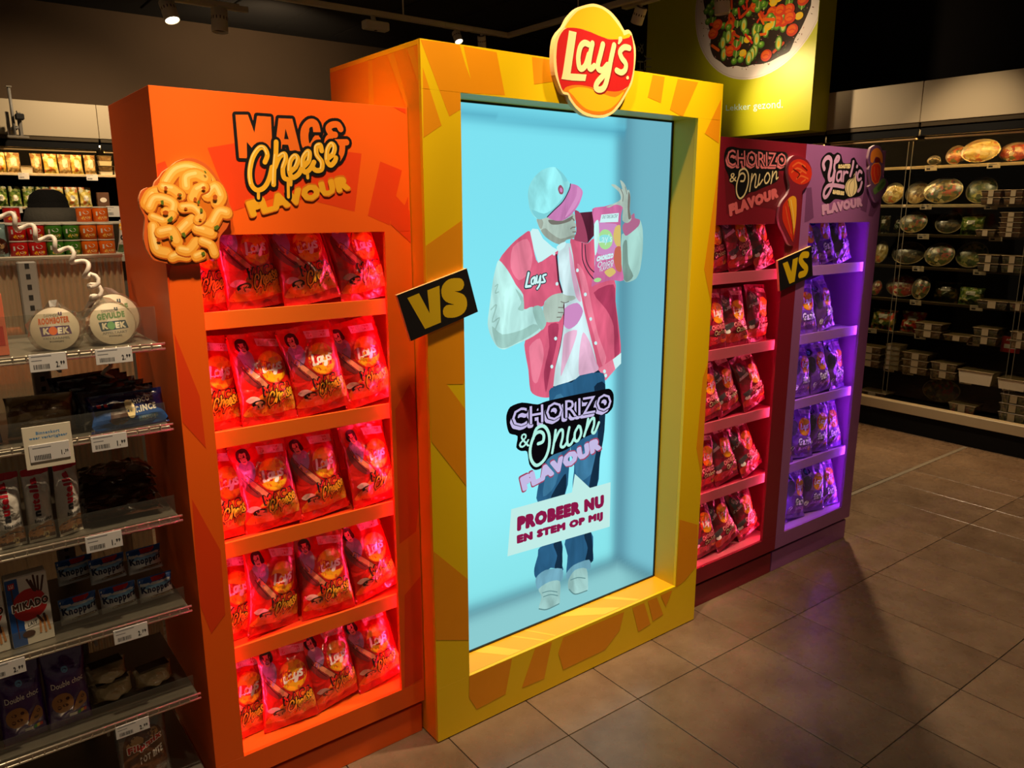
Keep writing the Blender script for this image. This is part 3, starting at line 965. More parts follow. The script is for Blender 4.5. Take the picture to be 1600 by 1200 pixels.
('S','chdark',4,[1657,1602,1682,1551,1702,1499,1712,1450]),
('S','onl',4.4,[1675,1605,1698,1551,1712,1499]),
('S','chlite',4.4,[1643,1580,1665,1532,1695,1477])],
'chorizo_cut_outline': [1636,1730,1642,1751,1662,1767,1690,1772,1730,1767,1768,1756,1799,1728,1804,1695,1785,1661,1750,1639,1749,1609,1749,1565,1746,1513,1735,1454,1715,1429,1684,1437,1647,1478,1619,1507,1604,1540,1605,1580,1624,1605,1652,1628,1663,1656,1650,1684,1639,1709],
'garlic_cut': [
('P','tomo',[2241,1769,2238,1802,2255,1818,2284,1826,2312,1819,2335,1799,2344,1767,2329,1768,2310,1786,2279,1788,2263,1764]),
('P','chdark',[2275,1779,2297,1789,2320,1781,2320,1766,2284,1763]),
('P','chred',[2254,1749,2272,1761,2308,1764,2329,1751,2336,1715,2324,1684,2295,1676,2268,1692,2253,1722]),
('S','chlite',5.1,[2278,1746,2281,1720,2298,1693]),
('S','chlite',4.3,[2306,1744,2316,1712]),
('L','tomo',4.2,[2254,1749,2272,1761,2308,1764,2329,1751,2336,1715,2324,1684,2295,1676,2268,1692,2253,1722]),
('P','leaf',[2285,1653,2314,1672,2352,1700,2377,1698,2390,1680,2367,1658,2327,1642,2301,1632]),
('P','leafd',[2320,1660,2355,1685,2380,1686,2359,1664,2332,1648])],
'garlic_cut_outline': [2222,1792,2231,1822,2264,1836,2306,1834,2331,1817,2346,1794,2348,1767,2338,1754,2348,1727,2358,1708,2391,1697,2412,1680,2394,1646,2362,1621,2323,1599,2291,1620,2261,1653,2246,1665,2263,1674,2251,1695,2234,1736,2239,1754,2223,1774],
'mac_cut': [
('P','macd',[-611,1636,-590,1658,-565,1668,-541,1666,-518,1650,-502,1626,-488,1603,-489,1584,-478,1568,-482,1557,-494,1542,-508,1519,-522,1511,-513,1492,-514,1472,-529,1478,-540,1465,-559,1463,-584,1466,-604,1462,-621,1471,-642,1479,-647,1500,-648,1522,-643,1540,-645,1560,-653,1576,-657,1592,-650,1606,-637,1608,-621,1614]),
('S','macs',29.4,[-605,1626,-585,1650,-557,1659,-532,1650,-513,1630]),
('S','mac',26.7,[-606,1628,-586,1652,-558,1661,-532,1652,-514,1632]),
('S','macl',16,[-607,1630,-587,1654,-558,1663,-533,1654,-514,1634]),
('S','macll',6.4,[-607,1631,-587,1656,-559,1664,-533,1655]),
('S','macs',33.1,[-646,1582,-635,1600,-617,1606]),
('S','mac',30.1,[-647,1584,-636,1602,-618,1608]),
('S','macl',18.1,[-647,1586,-636,1604,-618,1610]),
('S','macll',7.2,[-648,1587,-636,1605]),
('S','macs',30.9,[-565,1617,-562,1637,-542,1644,-525,1636]),
('S','mac',28.7,[-566,1619,-563,1639,-543,1646,-525,1638]),
('S','macl',16.9,[-566,1621,-563,1641,-544,1648,-526,1640]),
('S','macll',6.7,[-566,1622,-564,1642,-544,1649]),
('S','macs',30,[-521,1601,-503,1618,-493,1599,-502,1584]),
('S','mac',28.6,[-522,1603,-504,1620,-494,1601,-503,1587]),
('S','macl',16.8,[-523,1605,-505,1622,-495,1603,-504,1589]),
('S','macll',6.7,[-523,1606,-505,1623,-495,1604]),
('S','macs',26.9,[-528,1618,-543,1611,-554,1592]),
('S','mac',23.9,[-529,1620,-544,1613,-555,1594]),
('S','macl',15,[-530,1622,-545,1615,-555,1597]),
('S','macll',5.9,[-530,1624,-545,1616]),
('S','macs',26.9,[-612,1616,-595,1612,-579,1600]),
('S','mac',23.8,[-613,1618,-596,1614,-580,1602]),
('S','macl',14.3,[-613,1620,-596,1616,-581,1604]),
('S','macll',5.6,[-614,1621,-596,1618]),
('S','macs',25.6,[-643,1574,-632,1592,-609,1590,-594,1580,-600,1562,-611,1564]),
('S','mac',23.3,[-644,1576,-632,1594,-610,1592,-595,1582,-600,1564,-612,1566]),
('S','macl',14.3,[-644,1578,-633,1596,-610,1594,-595,1584,-601,1566,-612,1568]),
('S','macll',5.7,[-645,1579,-633,1597,-610,1595,-596,1585,-601,1567]),
('S','macs',22.6,[-639,1554,-619,1546,-600,1558]),
('S','mac',20.5,[-640,1556,-620,1548,-601,1560]),
('S','macl',12.3,[-640,1558,-620,1550,-601,1562]),
('S','macll',5.1,[-641,1559,-620,1551]),
('S','macs',27.8,[-639,1534,-640,1506,-636,1485,-617,1478]),
('S','mac',24.6,[-640,1536,-641,1508,-637,1487,-618,1480]),
('S','macl',15.5,[-641,1538,-641,1510,-638,1489,-619,1482]),
('S','macll',6.2,[-641,1539,-642,1511,-638,1490]),
('S','macs',29.2,[-483,1561,-500,1564,-515,1541,-534,1528]),
('S','mac',26.5,[-484,1564,-500,1566,-516,1543,-535,1530]),
('S','macl',15.9,[-484,1566,-501,1568,-517,1545,-535,1532]),
('S','macll',6.4,[-485,1567,-501,1569,-517,1546]),
('S','macs',27.8,[-590,1521,-570,1539,-556,1549]),
('S','mac',25.9,[-590,1523,-571,1541,-556,1551]),
('S','macl',15.5,[-591,1525,-571,1543,-557,1554]),
('S','macll',6.1,[-591,1526,-572,1544]),
('S','macs',28.5,[-627,1522,-605,1525,-595,1502]),
('S','mac',25.3,[-628,1524,-606,1527,-596,1504]),
('S','macl',15.5,[-628,1526,-606,1529,-597,1507]),
('S','macll',6.1,[-628,1527,-607,1531]),
('S','macs',26.9,[-550,1528,-536,1524,-520,1518]),
('S','mac',25.1,[-551,1531,-537,1526,-521,1520]),
('S','macl',14.7,[-552,1533,-538,1528,-522,1522]),
('S','macll',5.7,[-552,1534,-538,1530]),
('S','macs',23.7,[-577,1574,-554,1574,-540,1558,-547,1547]),
('S','mac',22.1,[-578,1576,-555,1576,-540,1560,-548,1549]),
('S','macl',12.6,[-578,1578,-556,1578,-541,1562,-548,1551]),
('S','macll',5.2,[-578,1579,-556,1579,-541,1563]),
('S','macs',23.7,[-608,1468,-596,1471,-578,1469]),
('S','mac',21.6,[-609,1470,-597,1474,-579,1471]),
('S','macl',12.9,[-610,1472,-598,1476,-580,1473]),
('S','macll',5.2,[-610,1473,-598,1477]),
('S','macs',25.3,[-589,1484,-573,1481,-555,1499]),
('S','mac',22.5,[-590,1486,-574,1483,-556,1502]),
('S','macl',13.8,[-590,1488,-574,1485,-556,1504]),
('S','macll',5.5,[-591,1489,-575,1486]),
('S','macs',23.7,[-558,1468,-547,1472]),
('S','mac',22.1,[-559,1470,-548,1474]),
('S','macl',12.9,[-559,1472,-549,1476]),
('S','macll',5.2,[-560,1473,-549,1477]),
('S','macs',22.7,[-542,1501,-524,1492,-518,1473]),
('S','mac',20.6,[-543,1503,-525,1494,-519,1475]),
('S','macl',12.7,[-544,1505,-526,1496,-519,1477]),
('S','macll',5,[-544,1507,-526,1498]),
('p','macs',[-526,1618,-526,1616,-528,1615,-531,1614,-533,1615,-534,1616,-535,1618,-534,1619,-532,1621,-530,1621,-528,1621,-526,1620]),
('p','macs',[-546,1593,-547,1590,-549,1589,-551,1588,-552,1589,-554,1590,-554,1593,-553,1595,-552,1597,-550,1598,-548,1597,-547,1595]),
('p','macs',[-605,1616,-606,1613,-607,1612,-609,1611,-611,1612,-612,1613,-612,1616,-612,1618,-610,1620,-608,1620,-607,1620,-606,1618]),
('p','macs',[-577,1602,-578,1600,-580,1599,-582,1598,-585,1599,-587,1600,-587,1602,-586,1604,-584,1606,-582,1606,-579,1606,-577,1604]),
('p','macs',[-502,1598,-503,1595,-505,1593,-508,1592,-510,1593,-512,1595,-512,1598,-512,1601,-509,1603,-507,1604,-504,1603,-502,1601]),
('p','macs',[-608,1565,-609,1562,-612,1561,-614,1560,-617,1561,-619,1562,-620,1565,-619,1568,-616,1569,-614,1570,-611,1569,-609,1568]),
('p','macs',[-628,1507,-629,1506,-631,1504,-634,1504,-636,1504,-637,1506,-638,1508,-637,1509,-635,1511,-633,1511,-630,1511,-629,1509]),
('p','macs',[-568,1573,-568,1572,-570,1571,-572,1571,-574,1571,-575,1572,-576,1573,-575,1574,-574,1575,-572,1576,-570,1575,-568,1574]),
('p','macs',[-540,1549,-541,1548,-542,1547,-544,1547,-545,1547,-546,1548,-547,1549,-546,1550,-545,1551,-543,1552,-542,1551,-540,1550]),
('p','herb',[-527,1655,-523,1654,-521,1649,-524,1648]),
('p','herb',[-622,1590,-616,1591,-616,1582,-621,1581]),
('p','herb',[-612,1550,-602,1558,-600,1552,-605,1545,-612,1546]),
('p','herb',[-542,1574,-537,1574,-536,1567,-542,1565]),
('p','herb',[-515,1534,-507,1538,-503,1533,-510,1526,-515,1529]),
('p','herb',[-610,1515,-606,1517,-604,1510,-609,1506]),
('p','herb',[-586,1521,-579,1523,-577,1516,-579,1511,-585,1516]),
('p','herb',[-548,1478,-541,1480,-539,1474,-545,1470]),
('p','herb',[-546,1590,-541,1592,-541,1584,-546,1583]),
('p','herb',[-584,1604,-578,1603,-578,1600,-583,1601])],
'mac_cut_outline': [-618,1639,-610,1650,-595,1660,-580,1672,-562,1679,-544,1680,-524,1672,-509,1659,-498,1643,-485,1624,-477,1604,-476,1585,-470,1570,-474,1553,-486,1530,-497,1519,-504,1506,-506,1483,-509,1465,-528,1462,-548,1455,-577,1452,-605,1451,-628,1460,-647,1466,-658,1486,-662,1508,-658,1536,-656,1556,-663,1576,-663,1594,-656,1610,-644,1617,-633,1618,-628,1629],
'yellow_front': [
('p','yorange',[1,1977,116,1980,135,1929,150,1899,128,1977,233,1974,260,1869,116,1864,116,1823,81,1803]),
('p','yorange',[5.6,1914,57,1780,2.6,1747]),
('p','yorange',[352,1976,429,1975,438,1921,360,1906]),
('p','yorange',[832,1976,887,1975,874,1897,813,1909]),
('p','yorange',[948,1975,1048,1974,980,1862,917,1880]),
('p','yorange',[1171,1934,1171,1789,1094,1817]),
('p','yorange',[-4.3,1476,114,1542,112,1311,184,1305,111,1096,-4.4,1112,-2.4,1387]),
('p','yorange',[-2.3,1182,117,1022,117,793,3,949]),
('p','yorange',[-2,628,116,503,115,304,0.9,346,1.6,294,-1.7,490]),
('p','yorange',[1179,1735,1182,1586,1181,1229,1128,1368]),
('p','yorange',[1183,1043,1188,551,1138,712,1153,976]),
('p','yorange',[1061,175,1064,449,1170,401,1176,230,1112,189]),
('p','yorange',[116,182,280,178,254,62,142,56,114,108]),
('p','yorange',[375,178,446,175,414,52,320,56]),
('p','yorange',[496,173,784,169,764,103,693,53,498,52,475,124]),
('p','yorange',[827,170,887,170,926,71,862,63]),
('p','yorange',[907,171,955,170,995,86,939,79]),
('p','yorange',[976,171,1040,172,1008,114])],
'yellow_side': [
('p','yyellow',[274,1976,252,1976,251,1843,281,1846]),
('p','yyellow',[174,1976,138,1977,64,1833,74,1823]),
('p','yyellow',[70,1978,36.2,1978,4.2,1890,4.8,1859])],
'orange_front': [
('p','ored',[-510,1704,-448,1717,-332,1721,-136,1707,-162,1566,-276,1593,-370,1597,-467,1567]),
('p','ored',[-85,1690,-22.9,1670,-65,1531,-126,1556]),
('p','ored',[-7.2,1604,-5.9,1503,-46.4,1524]),
('p','ored',[-42.2,1824,-7.1,1822,-6.3,1810]),
('p','ored',[-618,1666,-601,1673,-566,1552,-614,1439,-624,1332,-630,1332]),
('p','ored',[-67,1037,-20.2,1102,7.9,1025,4.8,798,-14.4,666,-70,642]),
('p','ored',[-617,1302,-575,1149,-572,1024,-618,1095]),
('p','ored',[-614,907,-560,761,-563,591,-600,552,-622,646]),
('p','ored',[-59,479,-4.1,523,-8.1,188,-70,181]),
('p','ored',[-53,1615,-3.7,1567,-2.8,1484,-62,1534])],
'maroon_front': [
('p','mdark',[1271,1704,1595,1713,1676,1667,1653,1551,1563,1573,1424,1583,1297,1552]),
('p','mdark',[1761,1668,1777,1672,1779,1610,1766,1610])],
'purple_front': [
('p','pdark',[1792,1652,1827,1656,1861,1537,1826,1523,1797,1518]),
('p','pdark',[2244,1701,2280,1702,2266,1556,2216,1568]),
('p','pdark',[2306,1630,2375,1593,2324,1537,2287,1543])],
'sign_text': [
('t','white','Lekker gezond.',[2327,2374,1816,2364,1809,2284,2323,2318],0),
('t','signgrey','FRESH &',[3289,2447,3314,2991,3237,2973,3211,2439],0),
('t','signgrey','TASTY',[3208,2558,3224,2878,3140,2866,3124,2549],0)],
'plate_pts': [2688,3113,2607,2888,2463,2703,2303,2597,2120,2542,1964,2541,1818,2577,1680,2641,1577,2719],
'room': [189,320,854,305,1052,183,189,1832,815,1817,1048,1882],
}

# ================================================================== the setting
def tile_material():
    m = bpy.data.materials.new('stone_tile')
    m.use_nodes = True
    nt = m.node_tree
    b = nt.nodes['Principled BSDF']
    tc = nt.nodes.new('ShaderNodeTexCoord')
    oi = nt.nodes.new('ShaderNodeObjectInfo')
    add = nt.nodes.new('ShaderNodeVectorMath'); add.operation = 'MULTIPLY_ADD'
    add.inputs[1].default_value = (1, 1, 1)
    sc = nt.nodes.new('ShaderNodeVectorMath'); sc.operation = 'SCALE'
    sc.inputs[0].default_value = (17, 9, 5)
    nt.links.new(oi.outputs['Random'], sc.inputs['Scale'])
    nt.links.new(tc.outputs['Object'], add.inputs[0])
    nt.links.new(sc.outputs[0], add.inputs[2])
    n = nt.nodes.new('ShaderNodeTexNoise')
    n.inputs['Scale'].default_value = 5.0; n.inputs['Detail'].default_value = 8; n.inputs['Roughness'].default_value = 0.62
    nt.links.new(add.outputs[0], n.inputs['Vector'])
    r = nt.nodes.new('ShaderNodeValToRGB')
    e = r.color_ramp.elements
    e[0].position = 0.32; e[0].color = lin((116, 92, 72)) + [1]
    e[1].position = 0.72; e[1].color = lin((150, 124, 100)) + [1]
    nt.links.new(n.outputs['Fac'], r.inputs[0])
    hv = nt.nodes.new('ShaderNodeHueSaturation')
    mr = nt.nodes.new('ShaderNodeMapRange')
    mr.inputs[3].default_value = 0.88; mr.inputs[4].default_value = 1.1
    nt.links.new(oi.outputs['Random'], mr.inputs[0])
    nt.links.new(mr.outputs[0], hv.inputs['Value'])
    nt.links.new(r.outputs[0], hv.inputs['Color'])
    nt.links.new(hv.outputs[0], b.inputs['Base Color'])
    n2 = nt.nodes.new('ShaderNodeTexNoise')
    n2.inputs['Scale'].default_value = 26; n2.inputs['Detail'].default_value = 5
    nt.links.new(add.outputs[0], n2.inputs['Vector'])
    m2 = nt.nodes.new('ShaderNodeMapRange')
    m2.inputs[3].default_value = 0.2; m2.inputs[4].default_value = 0.36
    nt.links.new(n2.outputs['Fac'], m2.inputs[0])
    nt.links.new(m2.outputs[0], b.inputs['Roughness'])
    bp = nt.nodes.new('ShaderNodeBump')
    bp.inputs['Strength'].default_value = 0.06
    nt.links.new(n2.outputs['Fac'], bp.inputs['Height'])
    nt.links.new(bp.outputs[0], b.inputs['Normal'])
    return m


TILE = tile_material()
GROUT = mat('dark_grout', (46, 38, 32), rough=0.85, var=0.1)
floor = struct('floor', MB().box(-4, 6, -4.5, 7, -0.06, -0.003), GROUT)
TX, TY = 0.3004, 0.6126
tm = MB()
g_ = 0.0016
def _ring(i, z): return [(i, i, z), (TX - i, i, z), (TX - i, TY - i, z), (i, TY - i, z)]
tm.add(_ring(g_, -.003) + _ring(g_, -.0008) + _ring(g_ + .0012, 0), [(0, 1, 5, 4), (1, 2, 6, 5), (2, 3, 7, 6), (3, 0, 4, 7), (4, 5, 9, 8), (5, 6, 10, 9), (6, 7, 11, 10), (7, 4, 8, 11), (8, 9, 10, 11)])
tile_me = tm.mesh('tile', TILE)
ca, sa = math.cos(-0.0118), math.sin(-0.0118)
for i in range(-9, 14):
    for j in range(-4, 6):
        lx, ly = i * TX, -j * TY - TY
        x = 0.637 + ca * lx - sa * ly; y = -0.215 + sa * lx + ca * ly
        if x > 4.45 or y > 2.6:
            continue
        t = link('tile', tile_me, floor)
        t.location = (x, y, 0); t.rotation_euler = (0, 0, -0.0118)
struct('trim_1', MB().bevbox(2.3, 4.41, 0.335, 0.36, 0.0002, 0.003, 0.001), mat('floor_strip_metal', (176, 164, 146), rough=0.4, metal=0.4))
DARKW = mat('dark_wall_paint', (92, 72, 52), rough=0.9, var=0.12, scale=3)
struct('wall_back', MB().box(-4, 6, 6.3, 6.4, 0, 3.3), DARKW)
struct('wall_right', MB().box(5.32, 5.42, -4.5, 6.3, 0, 3.3), mat('black_wall_paint', (24, 18, 14), rough=0.9))
cl = struct('ceiling', MB().box(-4, 6, -4.5, 6.4, 3.3, 3.36), mat('ceiling_void', (22, 17, 13), rough=0.95))
CEIL = mat('dark_ceiling_panel', (26, 20, 15), rough=0.95, var=0.1)
pm = MB().bevbox(0, .585, 0, 1.185, -.018, 0, .006).mesh('panel', CEIL)
for i in range(9):
    for j in range(5):
        o = link('panel', pm, cl)
        o.location = (0.2 + .6 * i - .6, 1.2 + 1.2 * j - 1.2, 3.298)

# ================================================================== crisp stands
def led(name, col, strength):
    return emission(name, col, strength)


def stand(name, label, x0, x1, y0, y1, H, op, m_body, m_in, m_lip, m_led, m_side=None, left_wall=True):
    ox0, ox1, oz0, oz1 = op
    root = thing(name, ((x0 + x1) / 2, y0, 0), label, 'display stand')
    th = 0.012
    P = lambda n, mb, m=m_body: part(n, mb, m, root)
    P('header_panel', MB().bevbox(x0, x1, y0, y0 + th, oz1, H, .0003))
    P('stile', MB().bevbox(x0, ox0, y0, y0 + th, oz0, oz1, .0003))
    P('stile', MB().bevbox(ox1, x1, y0, y0 + th, oz0, oz1, .0003))
    P('bottom_rail', MB().bevbox(x0, x1, y0, y0 + th, .112, oz0, .0003))
    P('side_panel', MB().bevbox(x0, x0 + th, y0 + th, y1, .112, H - th, .0003), [m_side or m_body])
    P('side_panel', MB().bevbox(x1 - th, x1, y0 + th, y1, .112, H - th, .0003), [m_side or m_body])
    P('top_panel', MB().bevbox(x0, x1, y0 + th, y1, H - th, H, .0003))
    P('back_panel', MB().box(x0 + th, x1 - th, y1 - th, y1, .112, H - th), m_in)
    P('plinth', MB().bevbox(x0 + .004, x1 - .004, y0 + .013, y1 - .02, 0, .094, .0015))
    P('shadow_gap', MB().box(x0 + .012, x1 - .012, y0 + .03, y1 - .03, .094, .112), mat('black_recess', (12, 9, 9), rough=.8))
    for zt in (1.338, 1.049, .763, .474):
        sh = P('shelf', MB().box(x0 + th + .0004, x1 - th - .0004, y0 + .0365, y1 - th - .001, zt - .024, zt - .012), m_in)
        part('lip', MB().bevbox(x0 + th + .0004, x1 - th - .0004, y0 + th + .016, y0 + th + .024, zt - .041, zt, .0003), m_lip, sh)
    P('shelf', MB().box(x0 + th + .0004, x1 - th - .0004, y0 + th + .0004, y1 - th - .001, oz0 - .016, oz0 - .001), m_lip)
    # LED strips behind both stiles: carrier with single diodes
    for sx, xe in ((1, ox0 - min(.045, ox0 - x0 - .02)), (-1, ox1 + min(.045, x1 - ox1 - .02))):
        xa, xb = (xe - .006, xe) if sx > 0 else (xe, xe + .006)
        st = P('led_strip', MB().box(xa, xb, y0 + th + .0005, y0 + th + .0085, oz0 + .005, oz1 - .005), mat('led_carrier', (190, 180, 185), rough=.4))
        d = MB()
        n = int((oz1 - oz0) / .0165)
        for k in range(n):
            z = oz0 + .012 + k * .0165
            xx = xb if sx > 0 else xa
            d.box(min(xx, xx + sx * .003), max(xx, xx + sx * .003), y0 + th + .0015, y0 + th + .0075, z, z + .006)
        part('diode_row', d, m_led, st)['kind'] = 'stuff'
    return root


def body_paint(name, rgb, **k):
    return mat(name, rgb, rough=.42, var=.04, scale=3, **k)


OZ = (0.178, 1.515)
OR_F = body_paint('orange_board', (244, 96, 10)); OR_IN = body_paint('orange_inner_board', (226, 60, 20)); OR_LIP = body_paint('orange_shelf_lip', (236, 110, 24))
MA_F = body_paint('crimson_board', (134, 20, 40)); MA_IN = body_paint('crimson_inner_board', (170, 30, 62)); MA_LIP = body_paint('crimson_shelf_lip', (190, 90, 104))
PU_F = body_paint('lilac_board', (160, 96, 156)); PU_IN = body_paint('lilac_inner_board', (150, 96, 176)); PU_LIP = body_paint('lilac_shelf_lip', (176, 122, 182))
LED_R = led('red_led', (255, 62, 120), 150.0); LED_M = led('crimson_led', (255, 76, 128), 120.0); LED_P = led('violet_led', (165, 72, 255), 130.0)

orange = stand('crisp_display_stand', 'orange cardboard stand of mac and cheese crisps with red-lit shelves', -.62, -.002, .069, .483, 1.825, (-.548, -.079) + OZ, OR_F, OR_IN, OR_LIP, LED_R)
maroon = stand('crisp_display_stand', 'crimson stand of chorizo and onion crisps, partly hidden by the yellow screen box', 1.181, 1.7705, .0476, .483, 1.819, (1.216, 1.672) + OZ, MA_F, MA_IN, MA_LIP, LED_M)
purple = stand('crisp_display_stand', 'lilac stand of garlic crisps with violet-lit shelves at the far end', 1.7715, 2.384, .0476, .483, 1.819, (1.834, 2.305) + OZ, PU_F, PU_IN, PU_LIP, LED_P)


def frame_clip(x0, x1, op, H):
    a, b, c, d = [v * 1000 for v in op]
    return [(x0 * 1000 + 1, x1 * 1000 - 1, d + 1, H * 1000 - 1), (x0 * 1000 + 1, a - 1, c, d), (b + 1, x1 * 1000 - 1, c, d), (x0 * 1000 + 1, x1 * 1000 - 1, 114, c - 1)]


face_print('pattern_patch', ART['orange_front'], orange, 'y', .069, clip=frame_clip(-.62, -.002, (-.548, -.079) + OZ, 1.825), split=True)
face_print('title_print', ART['mac_title'], orange, 'y', .069, base=9e-4)
face_print('pattern_patch', ART['maroon_front'], maroon, 'y', .0476, clip=frame_clip(1.181, 1.7705, (1.216, 1.672) + OZ, 1.819), split=True)
face_print('title_print', ART['chorizo_title'], maroon, 'y', .0476, base=5e-4)
face_print('pattern_patch', ART['purple_front'], purple, 'y', .0476, clip=frame_clip(1.7715, 2.384, (1.834, 2.305) + OZ, 1.819), split=True)
face_print('title_print', ART['garlic_title'], purple, 'y', .0476, base=5e-4)

# ------------------------------------------------------------------ yellow screen box
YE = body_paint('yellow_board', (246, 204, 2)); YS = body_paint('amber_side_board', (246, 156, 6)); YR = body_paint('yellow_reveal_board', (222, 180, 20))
YB = body_paint('yellow_sill_board', (246, 178, 24))
screenbox = thing('screen_display_box', (.589, 0, 0), 'tall yellow box stand framing a bright upright advertising screen', 'display stand')
W, H, D = 1.178, 1.980, .52
ax0, ax1, az0, az1 = .1172, 1.0573, .1812, 1.8636
Y = lambda n, mb, m=YE: part(n, mb, m, screenbox)
Y('header_panel', MB().bevbox(0, W, 0, .012, az1, H, .0003))
Y('stile', MB().bevbox(0, ax0, 0, .012, az0, az1, .0003))
Y('stile', MB().bevbox(ax1, W, 0, .012, az0, az1, .0003))
Y('bottom_rail', MB().bevbox(0, W, 0, .012, .004, az0, .0003))
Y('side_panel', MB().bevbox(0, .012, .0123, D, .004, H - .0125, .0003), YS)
Y('side_panel', MB().bevbox(W - .012, W, .0123, D, .004, H - .0125, .0003))
Y('top_panel', MB().bevbox(0, W, .0123, D, H - .012, H, .0003))
Y('back_panel', MB().box(.0123, W - .0123, D - .012, D, .004, H - .0125))
Y('reveal', MB().box(ax0 - .01, ax0, .0123, .12, az0, az1), YR)
Y('reveal', MB().box(ax1, ax1 + .01, .0123, .12, az0, az1), YR)
Y('reveal', MB().box(ax0 - .01, ax1 + .01, .0123, .12, az1, az1 + .01), YR)
Y('sill', MB().box(ax0 - .01, ax1 + .01, .0123, .12, az0 - .01, az0), YB)
bez = MB()
for r in ((ax0, ax1, az0 - 0, az0 + .006), (ax0, ax1, az1 - .006, az1), (ax0, ax0 + .006, az0 + .006, az1 - .006), (ax1 - .006, ax1, az0 + .006, az1 - .006)):
    bez.box(r[0] + .0002, r[1] - .0002, .104, .12, r[2] + .0002, r[3] - .0002)
Y('bezel', bez, mat('black_bezel', (14, 14, 16), rough=.4))
clips = frame_clip(0, W, (ax0, ax1, az0, az1), H); clips[3] = (1, W * 1000 - 1, 6, az0 * 1000 - 1)
face_print('pattern_patch', ART['yellow_front'], screenbox, 'y', 0, clip=clips, split=True)
face_print('pattern_patch', ART['yellow_side'], screenbox, 'x', 0, clip=[(14, D * 1000 - 2, 10, H * 1000 - 14)], split=True)
# sill pattern: pale rays
sp = MB()
for xa, xb, xc, xd in ((.28, .33, .26, .20), (.42, .43, .36, .35), (.70, .78, .66, .56), (.47, .478, .42, .412), (.86, .88, .80, .77)):
    sp.add([(xa, .014, az0 + 3e-4), (xb, .014, az0 + 3e-4), (xc, .103, az0 + 3e-4), (xd, .103, az0 + 3e-4)], [(0, 1, 2, 3)])
Y('pattern', sp, body_paint('pale_ray_print', (255, 206, 50)))


# screen: the picture's studio backdrop as a lit display
def screen_material():
    m = bpy.data.materials.new('lit_display')
    m.use_nodes = True
    nt = m.node_tree
    nt.nodes.clear()
    a = nt.nodes.new('ShaderNodeVertexColor'); a.layer_name = 'backdrop'
    e = nt.nodes.new('ShaderNodeEmission')
    o = nt.nodes.new('ShaderNodeOutputMaterial')
    nt.links.new(a.outputs[0], e.inputs[0]); nt.links.new(e.outputs[0], o.inputs[0])
    return m


def backdrop(x, z):
    rl = [v * .001 for v in ART['room']]
    xc = rl[2] + (rl[8] - rl[2]) * (z - rl[3]) / (rl[9] - rl[3])
    zf_l = rl[1] + (rl[3] - rl[1]) * (x - rl[0]) / (rl[2] - rl[0])
    zf_r = rl[3] + (rl[5] - rl[3]) * (x - rl[2]) / (rl[4] - rl[2])
    zt_l = rl[7] + (rl[9] - rl[7]) * (x - rl[6]) / (rl[8] - rl[6])
    ss = lambda a, b, t: (lambda q: q * q * (3 - 2 * q))(min(1, max(0, (t - a) / (b - a))))
    mixc = lambda p, q, t: [p[i] + (q[i] - p[i]) * t for i in range(3)]
    left = mixc((142, 230, 240), (118, 212, 226), ss(.3, 1.7, z))
    left = mixc(left, (128, 214, 220), 1 - ss(.35, .8, z))
    right = mixc((112, 180, 194), (98, 160, 176), ss(.4, 1.7, z) * .6)
    fl = mixc((130, 190, 194), (104, 158, 164), ss(.85, 1.05, x))
    t = ss(xc - .012, xc + .02, x)
    wall = mixc(left, right, t)
    d = abs(x - xc)
    wall = mixc(wall, (76, 128, 146), 0.75 * math.exp(-(d / (.03 if x < xc else .055)) ** 2))
    zf = zf_l if x < xc else zf_r
    c = mixc(fl, wall, ss(zf - .01, zf + .012, z))
    c = mixc(c, (76, 124, 138), .6 * math.exp(-((z - zf) / .03) ** 2))
    if x < xc + .02:
        c = mixc(c, (70, 146, 170), .65 * math.exp(-((z - zt_l) / .022) ** 2))
        if z > zt_l:
            c = mixc(c, (104, 196, 214), .5)
    return [v * 1.16 for v in lin(c)]


nx, nz = 70, 110
sm = MB()
vs_ = []
for j in range(nz + 1):
    for i in range(nx + 1):
        vs_.append((ax0 + .004 + (ax1 - ax0 - .008) * i / nx, .1088, az0 + .004 + (az1 - az0 - .008) * j / nz))
sm.add(vs_, [(j * (nx + 1) + i, j * (nx + 1) + i + 1, (j + 1) * (nx + 1) + i + 1, (j + 1) * (nx + 1) + i) for j in range(nz) for i in range(nx)])
scr = Y('screen', sm, screen_material())
scr['label'] = 'bright turquoise upright advertising screen'
ca_ = scr.data.color_attributes.new('backdrop', 'FLOAT_COLOR', 'POINT')
for k, v in enumerate(vs_):
    ca_.data[k].color = backdrop(v[0], v[2]) + [1]
# wall of the cabinet behind the display
Y('display_housing', MB().box(ax0 - .02, ax1 + .02, .121, .16, az0 - .02, az1 + .02), mat('black_bezel', (14, 14, 16)))
pic = face_print('person_picture', ART['picture'], scr, 'y', .1088, glow=True, step=2e-5)
pic['label'] = 'picture of a person in a white cap and pink varsity jacket holding a crisp bag'
o_ = face_print('flavour_lettering', ART['flavour'], scr, 'y', .1088, glow=True, step=4e-5, base=2.8e-3)
o_ = face_print('caption_card', ART['caption'], scr, 'y', .1088, glow=True, step=4e-5, base=3.8e-3)


# ------------------------------------------------------------------ signs and die-cut boards
def board(name, label, cat, outline, y0, y1, m_face, m_edge, smooth=True):
    p = [(x * .001, z * .001) for x, z in (smooth_closed(pairs(outline), 3) if smooth else pairs(outline))]
    cx = sum(q[0] for q in p) / len(p); zmin = min(q[1] for q in p)
    root = thing(name, (cx, y1, zmin), label, cat)
    part('board', MB().prism(p, y0, y1, 0, 1), [m_face, m_edge], root)
    return root


